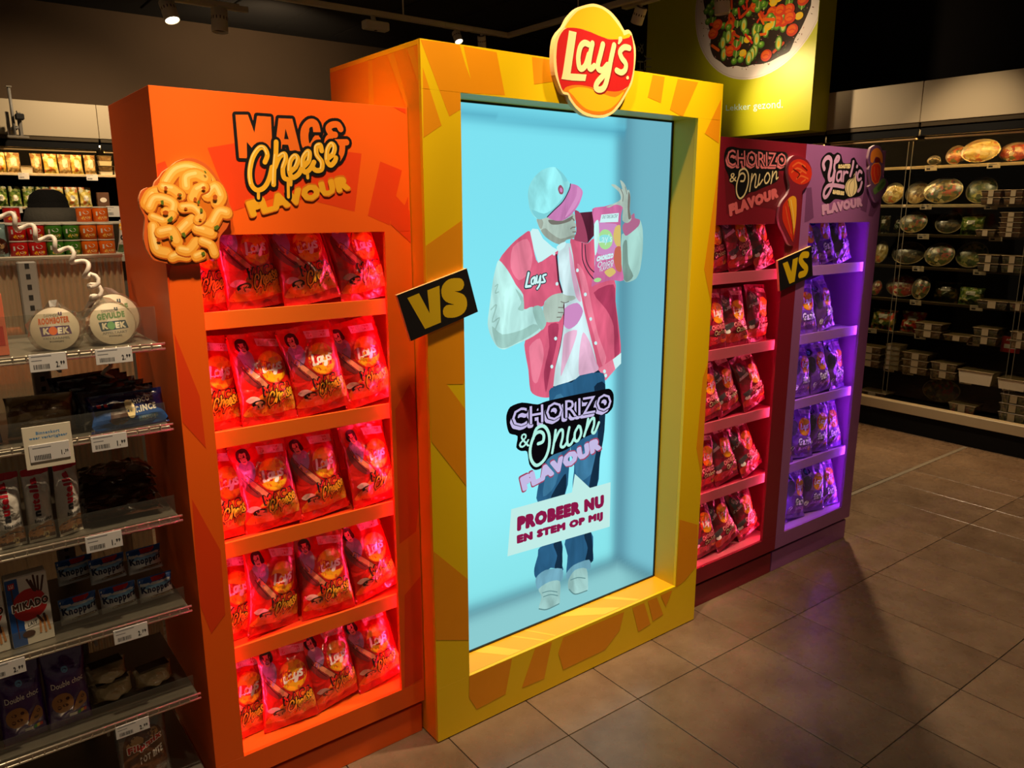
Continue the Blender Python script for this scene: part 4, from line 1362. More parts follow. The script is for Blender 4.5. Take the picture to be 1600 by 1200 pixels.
CREAM = mat('cream_card', (250, 214, 140), rough=.5)
EDGE = mat('foam_board_edge', (238, 196, 130), rough=.7)
lg = board('logo_sign', 'oval red and yellow crisp logo board on top of the yellow screen box', 'sign', ART['logo_outline'], -.018, -.0005, CREAM, EDGE)
face_print('logo_print', ART['logo'], lg, 'y', -.018)
vs1 = board('versus_sign', 'black VS board with yellow letters between orange stand and screen box', 'sign', ART['vs_near_quad'], -.01, -.0005, mat('black_card', (16, 11, 14), rough=.5), EDGE, False)
face_print('letter', ART['vs_near'], vs1, 'y', -.01, split=True)
vs2 = board('versus_sign', 'small black VS board between the crimson and lilac stands', 'sign', ART['vs_far_quad'], .037, .0472, mat('black_card', (16, 11, 14)), EDGE, False)
face_print('letter', ART['vs_far'], vs2, 'y', .037, split=True)
mc = board('macaroni_cutout', 'die-cut board with a heap of cheesy macaroni on the orange stand', 'cutout', ART['mac_cut_outline'], .057, .0685, mat('orange_card', (212, 92, 24), rough=.5), mat('orange_card_edge', (232, 150, 100), rough=.7))
face_print('macaroni_print', ART['mac_cut'], mc, 'y', .057)
cc = board('chorizo_cutout', 'die-cut board with chorizo slice and shallot on the crimson stand', 'cutout', ART['chorizo_cut_outline'], .037, .0472, mat('crimson_card', (128, 22, 44), rough=.5), mat('pale_card_edge', (226, 190, 200), rough=.7))
face_print('chorizo_print', ART['chorizo_cut'], cc, 'y', .037)
gc = board('tomato_cutout', 'die-cut board with roast tomatoes and herb leaf on the lilac stand', 'cutout', ART['garlic_cut_outline'], .037, .0472, mat('mauve_card', (112, 70, 112), rough=.5), mat('pale_card_edge', (226, 190, 200)))
face_print('tomato_print', ART['garlic_cut'], gc, 'y', .037)

# ================================================================== crisp bags
BW, BH, BT = .154, .234, .056


def bag_surface(seed, w=BW, h=BH, t=BT, amp=1.0):
    rnd = random.Random(seed)
    ph = [rnd.uniform(0, 6.28) for _ in range(10)]
    sk = rnd.uniform(-.004, .004)

    def half(v):
        return w / 2 * (1 - .055 * math.sin(math.pi * v) + .012 * math.sin(9 * v + ph[0]))

    def ss(a, b, x):
        q = min(1, max(0, (x - a) / (b - a)))
        return q * q * (3 - 2 * q)

    def depth(u, v):
        prof = ss(.035, .30, v) * (1 - ss(.66, .965, v))
        uu = min(1, abs(u))
        d = t / 2 * prof * (max(0, 1 - uu ** 2.6)) ** .75
        cre = (ss(.0, .12, v) * (1 - ss(.12, .38, v)) + ss(.6, .85, v) * (1 - ss(.85, 1, v)))
        d += amp * .0034 * cre * math.sin(u * 9 + ph[1] + 3 * math.sin(v * 7 + ph[2])) * (1 - uu ** 4)
        d += amp * .002 * math.sin(v * 13 + u * 5 + ph[3]) * prof * (1 - uu ** 4)
        d += amp * .003 * max(0, math.sin((u * .9 - v * 2.2) * 6 + ph[4])) ** 3 * (1 - uu ** 4) * ss(.05, .2, v) * (1 - ss(.8, .97, v))
        return d

    def seam(v):
        return .004 * math.sin(v * 5 + ph[5]) + sk

    def front(x, z, lift):
        v = min(1, max(0, z / h))
        u = max(-1, min(1, x / (w / 2)))
        return (u * half(v), seam(v) - depth(u, v) - lift, z)

    def back(u, v):
        return (u * half(v), seam(v) + depth(-u, v) * .8, v * h)
    return front, back, h, w


def bag_mesh(name, seed, m, w=BW, h=BH, t=BT, amp=1.0, nu=22, nv=34):
    front, back, h, w = bag_surface(seed, w, h, t, amp)
    mb = MB()
    V = []; F = []
    for j in range(nv + 1):
        for i in range(nu + 1):
            V.append(front((-1 + 2 * i / nu) * w / 2, j / nv * h, 0))
    nf = len(V)
    bi = {}
    for j in range(nv + 1):
        for i in range(nu + 1):
            if i in (0, nu):
                bi[i, j] = j * (nu + 1) + i
            else:
                bi[i, j] = len(V)
                V.append(back(-1 + 2 * i / nu, j / nv))
    for j in range(nv):
        for i in range(nu):
            a = j * (nu + 1) + i
            F.append((a, a + 1, a + nu + 2, a + nu + 1))
            F.append((bi[i + 1, j], bi[i, j], bi[i, j + 1], bi[i + 1, j + 1]))
    mb.add(V, F, 0, True)
    return mb.mesh(name, m), front


def film(name, rgb, rough=.27):
    return mat(name, rgb, rough=rough, coat=1.0, var=.08, scale=9, bump=.5, bscale=30, crinkle=.35)


CUTS = [('x', [-.066 + .0110 * k for k in range(13)]), ('z', [.011 + .011 * k for k in range(20)])]
_mt = [i for i in ART['mac_title'] if i[0] == 'S' and i[1] in ('black', 'cheese')][5:]


def title_affine(x0, x1, z0, z1, tx0, tx1, tz0, tz1, lean=0.0):
    return lambda x, z: (x0 + (x - tx0) / (tx1 - tx0) * (x1 - x0), z0 + (z - tz0) / (tz1 - tz0) * (z1 - z0) + lean * (x - tx0))


def ell(m, cx, cz, rx, rz, n=16, a0=0, a1=2 * math.pi):
    p = []
    for k in range(n):
        t = a0 + (a1 - a0) * k / n
        p += [cx + rx * math.cos(t), cz + rz * math.sin(t)]
    return ('p', m, p)


def logo_items(cx, cz, r):
    s = r / 36.0
    q = lambda l: [v * s + (cx if i % 2 == 0 else cz) for i, v in enumerate(l)]
    out = [ell('bagorange', cx, cz, r * 1.06, r * 1.12, 22), ell('sun', cx, cz, r, r * 1.05, 22),
           ('P', 'ribbon', q([-36, 12, -20, 16, 0, 9, 20, 8, 34, 14, 36, 0, 32, -14, 14, -19, -6, -15, -24, -13, -34, -16, -37, 0]))]
    w = 5.2 * s
    for l in ([-24, 13, -27, -11, -15, -10],):
        out.append(('s', 'txtwhite', w * 1.15, q(l)))
    for l in ([-4, 5, -11, 4, -13, -4, -8, -8, -4, -1], [-2, 5, -3, -7, 0, -8], [3, 5, 2, -4, 6, -8, 10, -3], [13, 5, 10, -8, 6, -17, 1, -16, 9, -7], [25, 7, 19, 8, 18, 3, 23, -1, 22, -6, 15, -6]):
        out.append(('S', 'txtwhite', w, q(l)))
    return out


def txt(m, s, x0, x1, z0, z1, b=.05, sl=0.0):
    return ('t', m, s, [x0, z1, x1, z1 + sl, x1, z0 + sl, x0, z0], b)


# red mac & cheese bag
A_MAC = [('P', 'bagorange', [-73, 30, -40, 22, 0, 20, 40, 24, 72, 30, 72, 70, 50, 96, 10, 90, -30, 70]),
         ('P', 'mac', [30, 22, 50, 30, 70, 26, 72, 60, 60, 74, 46, 60, 36, 44]), ('S', 'macl', 9, [40, 30, 52, 42, 66, 36]), ('S', 'macl', 8, [52, 56, 62, 66, 69, 54]), ('S', 'macs', 3, [44, 38, 55, 50, 68, 46])]
P_MAC = [('P', 'bodyl', [-62, 175, -52, 190, -36, 192, -24, 180, -26, 150, -40, 128, -54, 145]), ('P', 'frame', [-70, 165, -62, 178, -52, 150, -36, 118, -20, 96, -34, 92, -54, 112, -66, 136]),
         ('p', 'arm', [-58, 146, -48, 154, 0, 92, -12, 84]), ('P', 'hair', [-60, 200, -56, 216, -42, 222, -28, 216, -24, 198, -30, 188, -54, 188]), ('P', 'face', [-53, 202, -48, 212, -36, 212, -31, 200, -36, 184, -43, 180, -50, 186]),
         ('S', 'frame', 2.2, [-52, 200, -46, 196, -42, 200, -37, 196, -32, 199]), ('S', 'hair', 2, [-46, 188, -42, 187, -38, 188]), ('S', 'hair', 1.5, [-60, 150, -44, 120, -30, 100]), ('S', 'hair', 1.2, [-50, 156, 2, 90]),
         ell('hair', -34, 52, 18, 10), ell('arm', -34, 44, 17, 6), ell('arm', -34, 54, 11, 4), ('P', 'face', [-66, 64, -54, 72, -40, 70, -30, 62, -44, 60, -56, 56])]
T_MAC = [('p', 'tag', [-4, 198, 64, 190, 66, 210, -4, 219]), txt('ribbon', 'ONLY ONE', 2, 52, 209, 215, .04, -5.5), txt('ribbon', 'CAN STAY!', 2, 52, 201, 207, .04, -5.5)] + \
        [txt('hair', 'MAC&', -22, 66, 66, 95, .085, 6), txt('macred', 'MAC&', -18, 62, 69, 92, .035, 6), txt('oflav', 'FLAVOUR', -4, 66, 26, 42, .06, 10)]
# chorizo bag
A_CHO = [('P', 'mdark', [-72, 180, -40, 200, 20, 214, 72, 200, 72, 150, 30, 120, -30, 110, -72, 130]), ('P', 'chz', [-72, 24, -30, 18, 20, 22, 72, 30, 72, 52, 40, 60, 0, 48, -40, 54, -72, 50]), ell('chdark', 46, 44, 16, 9), ell('onyel', 52, 32, 16, 8), ell('txtwhite', -56, 62, 12, 9)]
P_CHO = [('P', 'greyd', [-64, 190, -50, 206, -30, 204, -22, 186, -34, 160, -60, 150]), ('P', 'grey', [-58, 188, -48, 200, -36, 196, -34, 180, -46, 172]), ('p', 'grey', [-70, 138, -66, 150, -26, 164, -22, 152]), ('P', 'greyd', [-70, 84, -30, 96, -22, 84, -60, 66])]
T_CHO = [('p', 'tag', [-2, 204, 66, 198, 66, 216, -2, 222]), txt('maroon', 'ONLY ONE CAN STAY', 2, 62, 206, 216, .04, -4), txt('cpink', 'CHORIZO', -26, 56, 74, 94, .06, 6), txt('black', 'Onion', -18, 58, 50, 74, .07, 9), txt('cream', 'Onion', -16, 56, 52, 72, .02, 9), txt('cflav', 'FLAVOUR', -16, 54, 36, 49, .05, 8)]
# garlic bag
A_GAR = [('P', 'gpurple', [-72, 200, -30, 214, 30, 212, 72, 196, 72, 120, 20, 100, -40, 106, -72, 130]), ('P', 'pdark', [-72, 24, -20, 20, 40, 22, 72, 30, 72, 60, 30, 66, -40, 58]), ell('tomo', 50, 40, 14, 9), ell('txtwhite', -50, 42, 10, 12)]
P_GAR = [('P', 'navy', [-64, 196, -52, 210, -34, 206, -28, 190, -40, 176, -58, 178]), ('P', 'skyb', [-58, 192, -48, 200, -38, 194, -42, 182, -54, 184]), ('P', 'greyd', [-68, 160, -40, 172, -26, 150, -36, 110, -60, 100])]
T_GAR = [('p', 'glilac', [-2, 200, 66, 194, 66, 214, -2, 220]), txt('navy', 'ONLY ONE CAN STAY', 2, 62, 203, 213, .04, -4), txt('black', 'Garlic', -24, 58, 52, 92, .1, 6), txt('txtwhite', 'Garlic', -22, 56, 55, 89, .05, 6), txt('gflav', 'FLAVOUR', -18, 54, 34, 48, .05, 6)]


def bag_proto(kind, rgb, art, portrait, lettering, seed, logo, cheese=False):
    me, front = bag_mesh(kind + '_bag', seed, film(kind + '_film', rgb))
    o = link('crisp_bag', me)
    lift = 0
    for nm, its, b in (('food_print', art, 5e-4), ('portrait_print', portrait, 8e-4), ('logo', logo_items(*logo), 1.3e-3), ('lettering', lettering, 1.3e-3)):
        sh = flat_shapes(its)
        if nm == 'lettering' and cheese:
            _x = [v for it in _mt for v in it[3][0::2]]; _z = [v for it in _mt for v in it[3][1::2]]
            tx0, tx1, tz0, tz1 = min(_x), max(_x), min(_z), max(_z)
            aff = title_affine(-8, 66, 38, 82, tx0, tx1, tz0, tz1)
            sh += flat_shapes([(i[0], i[1], i[2] * (.92 if i[1] == 'black' else 1.0), i[3]) for i in _mt if i[1] == 'black'], None, aff)
            sh += flat_shapes([(i[0], i[1], i[2], i[3]) for i in _mt if i[1] == 'cheese'], None, aff)
        pm_ = print_mesh(nm, sh, front, 4e-5, b, gloss=True, cuts=CUTS, key=(kind, nm))
        link(nm, pm_, o)['kind'] = 'stuff'
    return o


protos = {}
for s in range(3):
    protos['mac', s] = bag_proto('red', PAL['bagred'], A_MAC, P_MAC, T_MAC, 11 + s, (20, 140, 38), True)
    protos['cho', s] = bag_proto('crimson', PAL['bagmar'], A_CHO, P_CHO, T_CHO, 21 + s, (16, 140, 37))
    protos['gar', s] = bag_proto('violet', PAL['bagpur'], A_GAR, P_GAR, T_GAR, 31 + s, (16, 140, 37))

SHELF = {1: 1.326, 2: 1.037, 3: .751, 4: .462, 5: .1775}
ROWW = {1: 'top', 2: 'second', 3: 'third', 4: 'fourth', 5: 'bottom'}
NTH = {3: ['left', 'middle', 'right'], 4: ['leftmost', 'second from left', 'third from left', 'rightmost'], 2: ['left', 'right']}
# row -> (x of the bag's foot, lean in degrees, turn)
MAC = {1: [(-.524, 1, 4), (-.398, -7, 6), (-.258, -8, -4), (-.107, -7, 6)], 2: [(-.524, 1, 8), (-.392, -1, 6), (-.243, -7, -6), (-.102, -10, -8)], 3: [(-.524, 1, 5), (-.398, -4, -8), (-.256, -5, 4), (-.108, -3, 8)],
       4: [(-.524, 1, 4), (-.42, 4, 10), (-.265, 0, -8), (-.108, -9, 4)], 5: [(-.524, 1, 4), (-.398, -1, -6), (-.258, -6, 6), (-.112, -10, -4)]}
CHO = {1: [(1.345, -7, 10), (1.497, -14, 12), (1.642, -13, -6)], 2: [(1.345, 0, 12), (1.487, 0, 14), (1.637, 3, -10)], 3: [(1.345, -8, 8), (1.487, -14, 6), (1.645, -16, 4)], 4: [(1.345, 0, 8), (1.49, -11, 8), (1.652, -19, 4)], 5: [(1.35, -7, 6), (1.50, -18, 6), (1.66, -17, 8)]}
GAR = {1: [(1.95, 0, 24), (2.09, -13, 16), (2.235, -12, 4)], 2: [(1.97, 2, 30), (2.15, -9, -4)], 3: [(1.99, 4, -6), (2.142, -6, 14), (2.275, -2, -10)], 4: [(1.87, 4, 14), (2.01, 6, 34), (2.15, 7, 26), (2.275, -1, 20)], 5: [(1.99, 9, -4), (2.14, 5, 26), (2.268, 2, 18)]}
used = set()
rnd = random.Random(5)
for key, rows, y0, what in (('mac', MAC, .069, 'red macaroni crisp bag'), ('cho', CHO, .0476, 'crimson chorizo crisp bag'), ('gar', GAR, .0476, 'violet garlic crisp bag')):
    stand_word = {'mac': 'orange', 'cho': 'crimson', 'gar': 'lilac'}[key]
    for r, lst in rows.items():
        for k, (x, lean, turn) in enumerate(lst):
            s = (k + r) % 3
            turn = turn if key == 'mac' else turn * -.4
            if (key, s) not in used:
                used.add((key, s)); o = protos[key, s]
            else:
                o = copy_tree(protos[key, s])
            tilt = -11 - rnd.uniform(0, 5)
            o.rotation_euler = (Matrix.Rotation(R(tilt), 3, 'X') @ Matrix.Rotation(R(lean), 3, 'Y') @ Matrix.Rotation(R(turn), 3, 'Z')).to_euler()
            sink = abs(math.sin(R(lean))) * BW * .5
            o.location = (x, y0 + (.064 if r < 5 else .05) + (.016 if key == 'mac' and k == 0 else 0), SHELF[r] + .0025 + sink * .82)
            tag(o, '%s, %s on %s shelf of %s stand' % (what, NTH[len(lst)][k], ROWW[r], stand_word), 'crisp bag', 'crisp bags in the %s stand' % stand_word)

# ================================================================== small goods shelf on the left
STEEL = mat('shelf_steel', (150, 144, 134), rough=.38, metal=.75, var=.05)
WIRE = mat('zinc_wire', (200, 190, 172), rough=.3, metal=.8, var=.04)
GREYP = mat('grey_upright', (120, 116, 110), rough=.5, var=.05)
ACRYL = clear_plastic('clear_acrylic', (240, 240, 234), .08, .05, .25)
CELLO = clear_plastic('cellophane', (246, 242, 232), .2, .12, .2)
SLOT = mat('slot_black', (14, 13, 12), rough=.8)
GX0, GX1, GYF, GYB = -1.62, -.643, .05, .46
gond = thing('shelving_unit', ((GX0 + GX1) / 2, GYF, 0), 'low grey steel shelving unit of biscuits beside the orange stand', 'shelf')
# corrugated see-through back sheet
cs = MB()
n = 280
vs_ = []
for i in range(n + 1):
    x = GX0 + (GX1 - GX0 + .012) * i / n
    y = GYB + .0035 * math.cos(i * math.pi / 2 * 1.0)
    vs_ += [(x, y, .12), (x, y, 1.452)]
cs.add(vs_, [(2 * i, 2 * i + 2, 2 * i + 3, 2 * i + 1) for i in range(n)], 0, True)


def ribbed():
    m = bpy.data.materials.new('ribbed_polycarbonate')
    m.use_nodes = True
    nt = m.node_tree
    nt.nodes.clear()
    tr = nt.nodes.new('ShaderNodeBsdfTranslucent'); tr.inputs[0].default_value = lin((226, 200, 160)) + [1]
    gl = nt.nodes.new('ShaderNodeBsdfGlossy'); gl.inputs[0].default_value = (.9, .85, .75, 1); gl.inputs['Roughness'].default_value = .18
    tp = nt.nodes.new('ShaderNodeBsdfTransparent'); tp.inputs[0].default_value = (.8, .74, .64, 1)
    a = nt.nodes.new('ShaderNodeMixShader'); a.inputs[0].default_value = .45
    b = nt.nodes.new('ShaderNodeMixShader'); b.inputs[0].default_value = .25
    o = nt.nodes.new('ShaderNodeOutputMaterial')
    nt.links.new(tr.outputs[0], a.inputs[1]); nt.links.new(tp.outputs[0], a.inputs[2])
    nt.links.new(a.outputs[0], b.inputs[1]); nt.links.new(gl.outputs[0], b.inputs[2])
    nt.links.new(b.outputs[0], o.inputs[0])
    return m


part('back_sheet', cs, ribbed(), gond)
part('top_rail', MB().bevbox(GX0, GX1 + .012, GYB - .012, GYB + .02, 1.4525, 1.462, .002), WIRE, gond)
part('base', MB().bevbox(GX0, GX1, GYF + .03, GYB + .02, 0, .11, .004), GREYP, gond)
for xu in (-.846, -1.5):
    u = part('upright', MB().bevbox(xu - .02, xu + .02, GYB - .036, GYB - .006, .111, 1.451, .003), GREYP, gond)
    s = MB()
    for k in range(52):
        s.box(xu - .0045, xu + .0045, GYB - .0368, GYB - .0361, .16 + k * .025, .172 + k * .025)
    part('slots', s, SLOT, u)['kind'] = 'stuff'
SZ = [1.284, 1.100, .880, .650, .415, .195]
for k, z in enumerate(SZ):
    sh = part('shelf', MB().bevbox(GX0, GX1 - .004, GYF + .008, GYB - .04, z - .016, z - .004, .002), STEEL, gond)
    w = MB()
    for dz in (0, -.012):
        w.tube([(GX0, GYF, z + dz), (GX1, GYF, z + dz)], .0028, 6)
    t = GX0 + .01
    while t < GX1 - .005:
        w.tube([(t, GYF, z - .014), (t, GYF, z + .003)], .0022, 5)
        t += .0235
    part('front_rail', w, WIRE, sh)
    if k < 5:
        rz = .082 if k == 0 else .05
        part('riser', MB().box(GX0, GX1 - .012, GYF + .007, GYF + .0088, z - .003, z + rz), ACRYL, sh)
    br = MB()
    for xu in (-.846, -1.5):
        br.box(xu - .003, xu + .003, GYF + .03, GYB - .038, z - .045, z - .0165)
    part('bracket', br, GREYP, sh)

TAGM = mat('price_tag_card', (206, 204, 206), rough=.55, var=.04)


def price_tag(x0, x1, z1, h, lab, price, y=.0425, tilt=0.0, parent_label=None, group='price tags on the biscuit shelves'):
    o = thing('price_tag', ((x0 + x1) / 2, y, z1 - h), lab, 'price tag', group)
    part('card', MB().bevbox(x0, x1, y - .0012, y + .0008, z1 - h, z1, .0006), TAGM, o)
    w = (x1 - x0) * 1000; X = x0 * 1000; Z = (z1 - h) * 1000; hh = h * 1000
    it = [('p', 'inkl', [X + .06 * w, Z + .84 * hh, X + .6 * w, Z + .84 * hh, X + .6 * w, Z + .90 * hh, X + .06 * w, Z + .90 * hh]), ('p', 'inkl', [X + .06 * w, Z + .62 * hh, X + .34 * w, Z + .62 * hh, X + .34 * w, Z + .67 * hh, X + .06 * w, Z + .67 * hh])]
    b = X + .1 * w
    r_ = random.Random(lab)
    while b < X + .5 * w:
        q = r_.uniform(.6, 1.8)
        it.append(('p', 'ink', [b, Z + .15 * hh, b + q, Z + .15 * hh, b + q, Z + .42 * hh, b, Z + .42 * hh])); b += q + r_.uniform(.6, 1.4)
    if price:
        a, c = price.split('.')
        it += [txt('ink', a + '.', X + .70 * w, X + .80 * w, Z + .18 * hh, Z + .52 * hh, .03), txt('ink', c, X + .82 * w, X + .94 * w, Z + .32 * hh, Z + .52 * hh, .03)]
    face_print('print', it, o, 'y', y - .0012, step=2e-5, base=1e-4)
    return o


price_tag(-.902, -.836, 1.288, .036, 'price tag on the top biscuit shelf below the orange-print wafers', '2.99')
price_tag(-.783, -.712, 1.286, .033, 'price tag on the top biscuit shelf below the green-print wafers', '2.99')
price_tag(-.811, -.741, 1.101, .034, 'price tag below the blue prince biscuit packs', '1.99')
price_tag(-.846, -.774, .882, .038, 'price tag below the brown wrapped bars', '1.99')
price_tag(-.815, -.744, .648, .035, 'price tag below the blue and white wafer packs', '2.79')
price_tag(-1.06, -.985, .650, .034, 'price tag below the red and white stick box', '2.99')
price_tag(-.836, -.764, .410, .032, 'price tag on the lowest rail above the nut bag', '2.99')
ph_ = thing('notice_card', (-.889, .0415, 1.053), 'white notice card with blue heading hanging below the second biscuit shelf', 'notice')
part('card', MB().bevbox(-.932, -.845, .0385, .0405, 1.053, 1.1425, .0006), mat('notice_paper', (214, 206, 188), rough=.6), ph_)
part('label_holder', MB().bevbox(-.924, -.852, .0365, .0383, 1.068, 1.104, .0006), TAGM, ph_)
face_print('heading', [txt('lblue', 'Binnenkort', -908, -866, 1124, 1131, .03), txt('lblue', 'weer verkrijgbaar', -921, -853, 1113, 1121, .03)], ph_, 'y', .0385, base=1e-4)
face_print('print', [('p', 'inkl', [-918, 1096, -885, 1096, -885, 1098, -918, 1098]), txt('ink', '1.', -868, -862, 1076, 1086, .03), txt('ink', '39', -861, -855, 1080, 1086, .03)] + [('p', 'ink', [-916 + 3 * i, 1072, -914.2 + 3 * i, 1072, -914.2 + 3 * i, 1082, -916 + 3 * i, 1082]) for i in range(10)], ph_, 'y', .0365, base=1e-4)


# ---- generic packs, built standing at the origin with their front towards -y
def carton(name, label, cat, loc, w, h, d, m, art, rotz=0.0, group=None, tilt=0.0, flaps=True):
    o = thing(name, loc, label, cat, group, (R(tilt), 0, R(rotz)))
    part('box', MB().bevbox(-w / 2, w / 2, -d, 0, 0, h, .0012), m, o, True)
    if flaps:
        part('flap', MB().bevbox(-w / 2 + .001, w / 2 - .001, -d * .98, -.002, h + .0002, h + .0018, .0005), m, o, True)
    if art:
        me = print_mesh('front_print', flat_shapes(art), lambda x, z, l: (x, -d - l, z), 4e-5, 2e-4)
        link('front_print', me, o)['kind'] = 'stuff'
    return o


def pouch(name, label, cat, loc, w, h, t, m, art, rot=(0, 0, 0), group=None, seed=1, amp=1.0, body='film', gloss=True):
    o = thing(name, loc, label, cat, group, [R(a) for a in rot])
    me, front = bag_mesh(body, seed, m, w, h, t, amp, 16, 22)
    link(body, me, o)
    if art:
        nx_ = int(w / .008); nz_ = int(h / .008)
        cuts = [('x', [-w / 2 + .008 * k for k in range(1, nx_ + 1)]), ('z', [.008 * k for k in range(1, nz_ + 1)])]
        pm_ = print_mesh('front_print', flat_shapes(art), front, 4e-5, 6e-4, gloss=gloss, cuts=cuts)
        link('front_print', pm_, o)['kind'] = 'stuff'
    return o


# top shelf: round wafers in cellophane
def wafer(label, x, y, z, rad, tilt, turn, cols, words):
    o = thing('wafer_pack', (x, y, z), label, 'biscuit pack', 'round wafer packs on the top biscuit shelf', (R(tilt), 0, R(turn)))
    # lie the lathe axis along -y: discs stacked front to back
    M = Matrix.Translation((0, 0, rad)) @ Matrix.Rotation(R(90), 4, 'X')
    st = MB()
    for k in range(5):
        st.lathe([(0.001, -k * .009), (rad * .96, -k * .009), (rad * .98, -k * .009 - .003), (rad * .96, -k * .009 - .0075), (0.001, -k * .009 - .0078)], 28, M=M)
    part('wafers', st, mat('wafer_brown', (150, 92, 44), rough=.6, var=.15, scale=60), o, True)
    lb = MB().lathe([(0.001, .0015), (rad * .985, .0015), (rad, .0005), (rad, -.0005)], 32, M=M)
    lab = part('label', lb, mat('label_paper', (222, 214, 206), rough=.5), o, True)
    c1, c2 = cols
    s = rad * 1000 / 45
    it = [txt('inkl', 'DAMMERS', -18 * s, 8 * s, 70 * s, 76 * s, .02), txt(c2, 'u', 8 * s, 15 * s, 72 * s, 80 * s, .05), txt(c1, words[0], -29 * s, 27 * s, 54 * s, 68 * s, .07, 3), ('p', c2, [-25 * s, 30 * s, 30 * s, 33 * s, 26 * s, 51 * s, -28 * s, 50 * s]),
          txt('wwhite', 'KOEK', -22 * s, 25 * s, 34 * s, 48 * s, .06), ell(c1, -4 * s, 41 * s, 8 * s, 9 * s), txt('inkl', words[1], -24 * s, 26 * s, 23 * s, 28 * s, .02), txt('ink', 'KOEKJES', -12 * s, 14 * s, 16 * s, 20 * s, .02)]
    link('label_print', print_mesh('label_print', flat_shapes(it), lambda a, b, l: (a, -.0016 - l, b), 4e-5, 1e-4), lab)['kind'] = 'stuff'
    w = MB()
    r_ = random.Random(label)
    prof = []
    ring = 26
    vs2 = []
    for j, (dy, rr) in enumerate(((-.006, .3), (-.0045, 1.03), (.012, 1.12), (.035, 1.13), (.05, 1.02), (.054, .35))):
        for k in range(ring):
            t = 2 * math.pi * k / ring
            q = rad * rr * (1 + (r_.uniform(-.03, .09) if 1 < j < 5 else 0)) * (1.16 if (j in (2, 3) and k in (6, 7, 12, 19)) else 1)
            zz = max(.0006, rad + q * math.sin(t))
            vs2.append((q * math.cos(t), dy, zz))
    w.add(vs2, [(j * ring + k, j * ring + (k + 1) % ring, (j + 1) * ring + (k + 1) % ring, (j + 1) * ring + k) for j in range(5) for k in range(ring)], 0, False)
    part('cellophane_wrap', w, CELLO, o, True)
    return o


wafer('round wafer pack with orange and purple print on the top biscuit shelf', -.842, .112, 1.2815, .0455, -14, -12, ('koekor', 'koekpu'), ('ROOMBOTER', 'VAN KARAMEL'))
wafer('round wafer pack with green and blue print on the top biscuit shelf', -.727, .118, 1.2815, .046, -14, 6, ('koekgr', 'koekte'), ('GEVULDE', 'APPELTAART'))
wafer('round wafer pack half hidden behind the green-print wafers', -.708, .185, 1.2815, .052, -12, 8, ('koekgr', 'koekte'), ('GEVULDE', 'APPELTAART'))
carton('biscuit_carton', 'salmon pink carton at the left picture edge on the top biscuit shelf', 'carton', (-.962, .2, 1.2815), .07, .125, .09, mat('salmon_card', (206, 108, 78), rough=.5), [('p', 'brickred', [-30, 20, 30, 20, 30, 60, -30, 60])])
# second shelf
prince_art = [('P', 'blue', [-72, 4, 72, 4, 72, 30, 30, 40, -30, 46, -72, 40]), txt('wwhite', 'CHOCO', 2, 48, 48, 61, .05, 5), txt('wwhite', 'PRINCE', 4, 60, 28, 43, .05, 5), ('p', 'skyb', [16, 10, 60, 12, 60, 23, 16, 21]), txt('wwhite', 'VANILLE', 22, 54, 13, 20, .03), ('P', 'choc', [-44, 18, -30, 10, -10, 12, -2, 30, -6, 52, -24, 58, -40, 44]), ('P', 'cream', [-6, 24, 6, 20, 12, 40, 6, 60, -8, 58]), ell('choc', -22, 34, 16, 19), ('p', 'ribbon', [-64, 52, -56, 52, -56, 60, -64, 60]), ('p', 'ribbon', [-50, 52, -43, 52, -43, 59, -50, 59])]
pouch('biscuit_pack', 'dark blue choco prince biscuit pack at the front of the second biscuit shelf', 'biscuit pack', (-.722, .085, 1.0972), .162, .082, .03, film('navy_film', (16, 24, 84), .22), prince_art, (-20, 0, 5), 'choco biscuit packs', 51, .5, 'film', False)
for k in range(5):
    pouch('biscuit_pack', 'dark blue biscuit pack, %s behind the front choco prince pack' % ('next', 'second', 'third', 'fourth', 'last')[k], 'biscuit pack', (-.735 - .007 * k, .118 + .043 * k, 1.0972), .165, .088 + .002 * k, .03, film('midnight_film', (12, 14, 40), .22), None, (-20, 0, 5 + 2 * k), 'choco biscuit packs', 52 + k)
pouch('bread_pack', 'brown crusted cake in clear wrap on the second biscuit shelf', 'cake pack', (-.885, .15, 1.0972), .13, .085, .07, film('tan_wrap', (150, 124, 84), .3), [('P', 'cocoa', [-62, 44, -50, 66, 0, 76, 50, 66, 62, 46, 20, 52, -20, 52])], (-10, 0, -6), None, 61, 1.6)
pouch('sweet_pack', 'violet foil pack at the left picture edge on the second biscuit shelf', 'sweet pack', (-.995, .12, 1.0972), .07, .11, .04, film('violet_foil', (86, 70, 120), .2), None, (-8, 0, 10), None, 62, 2)
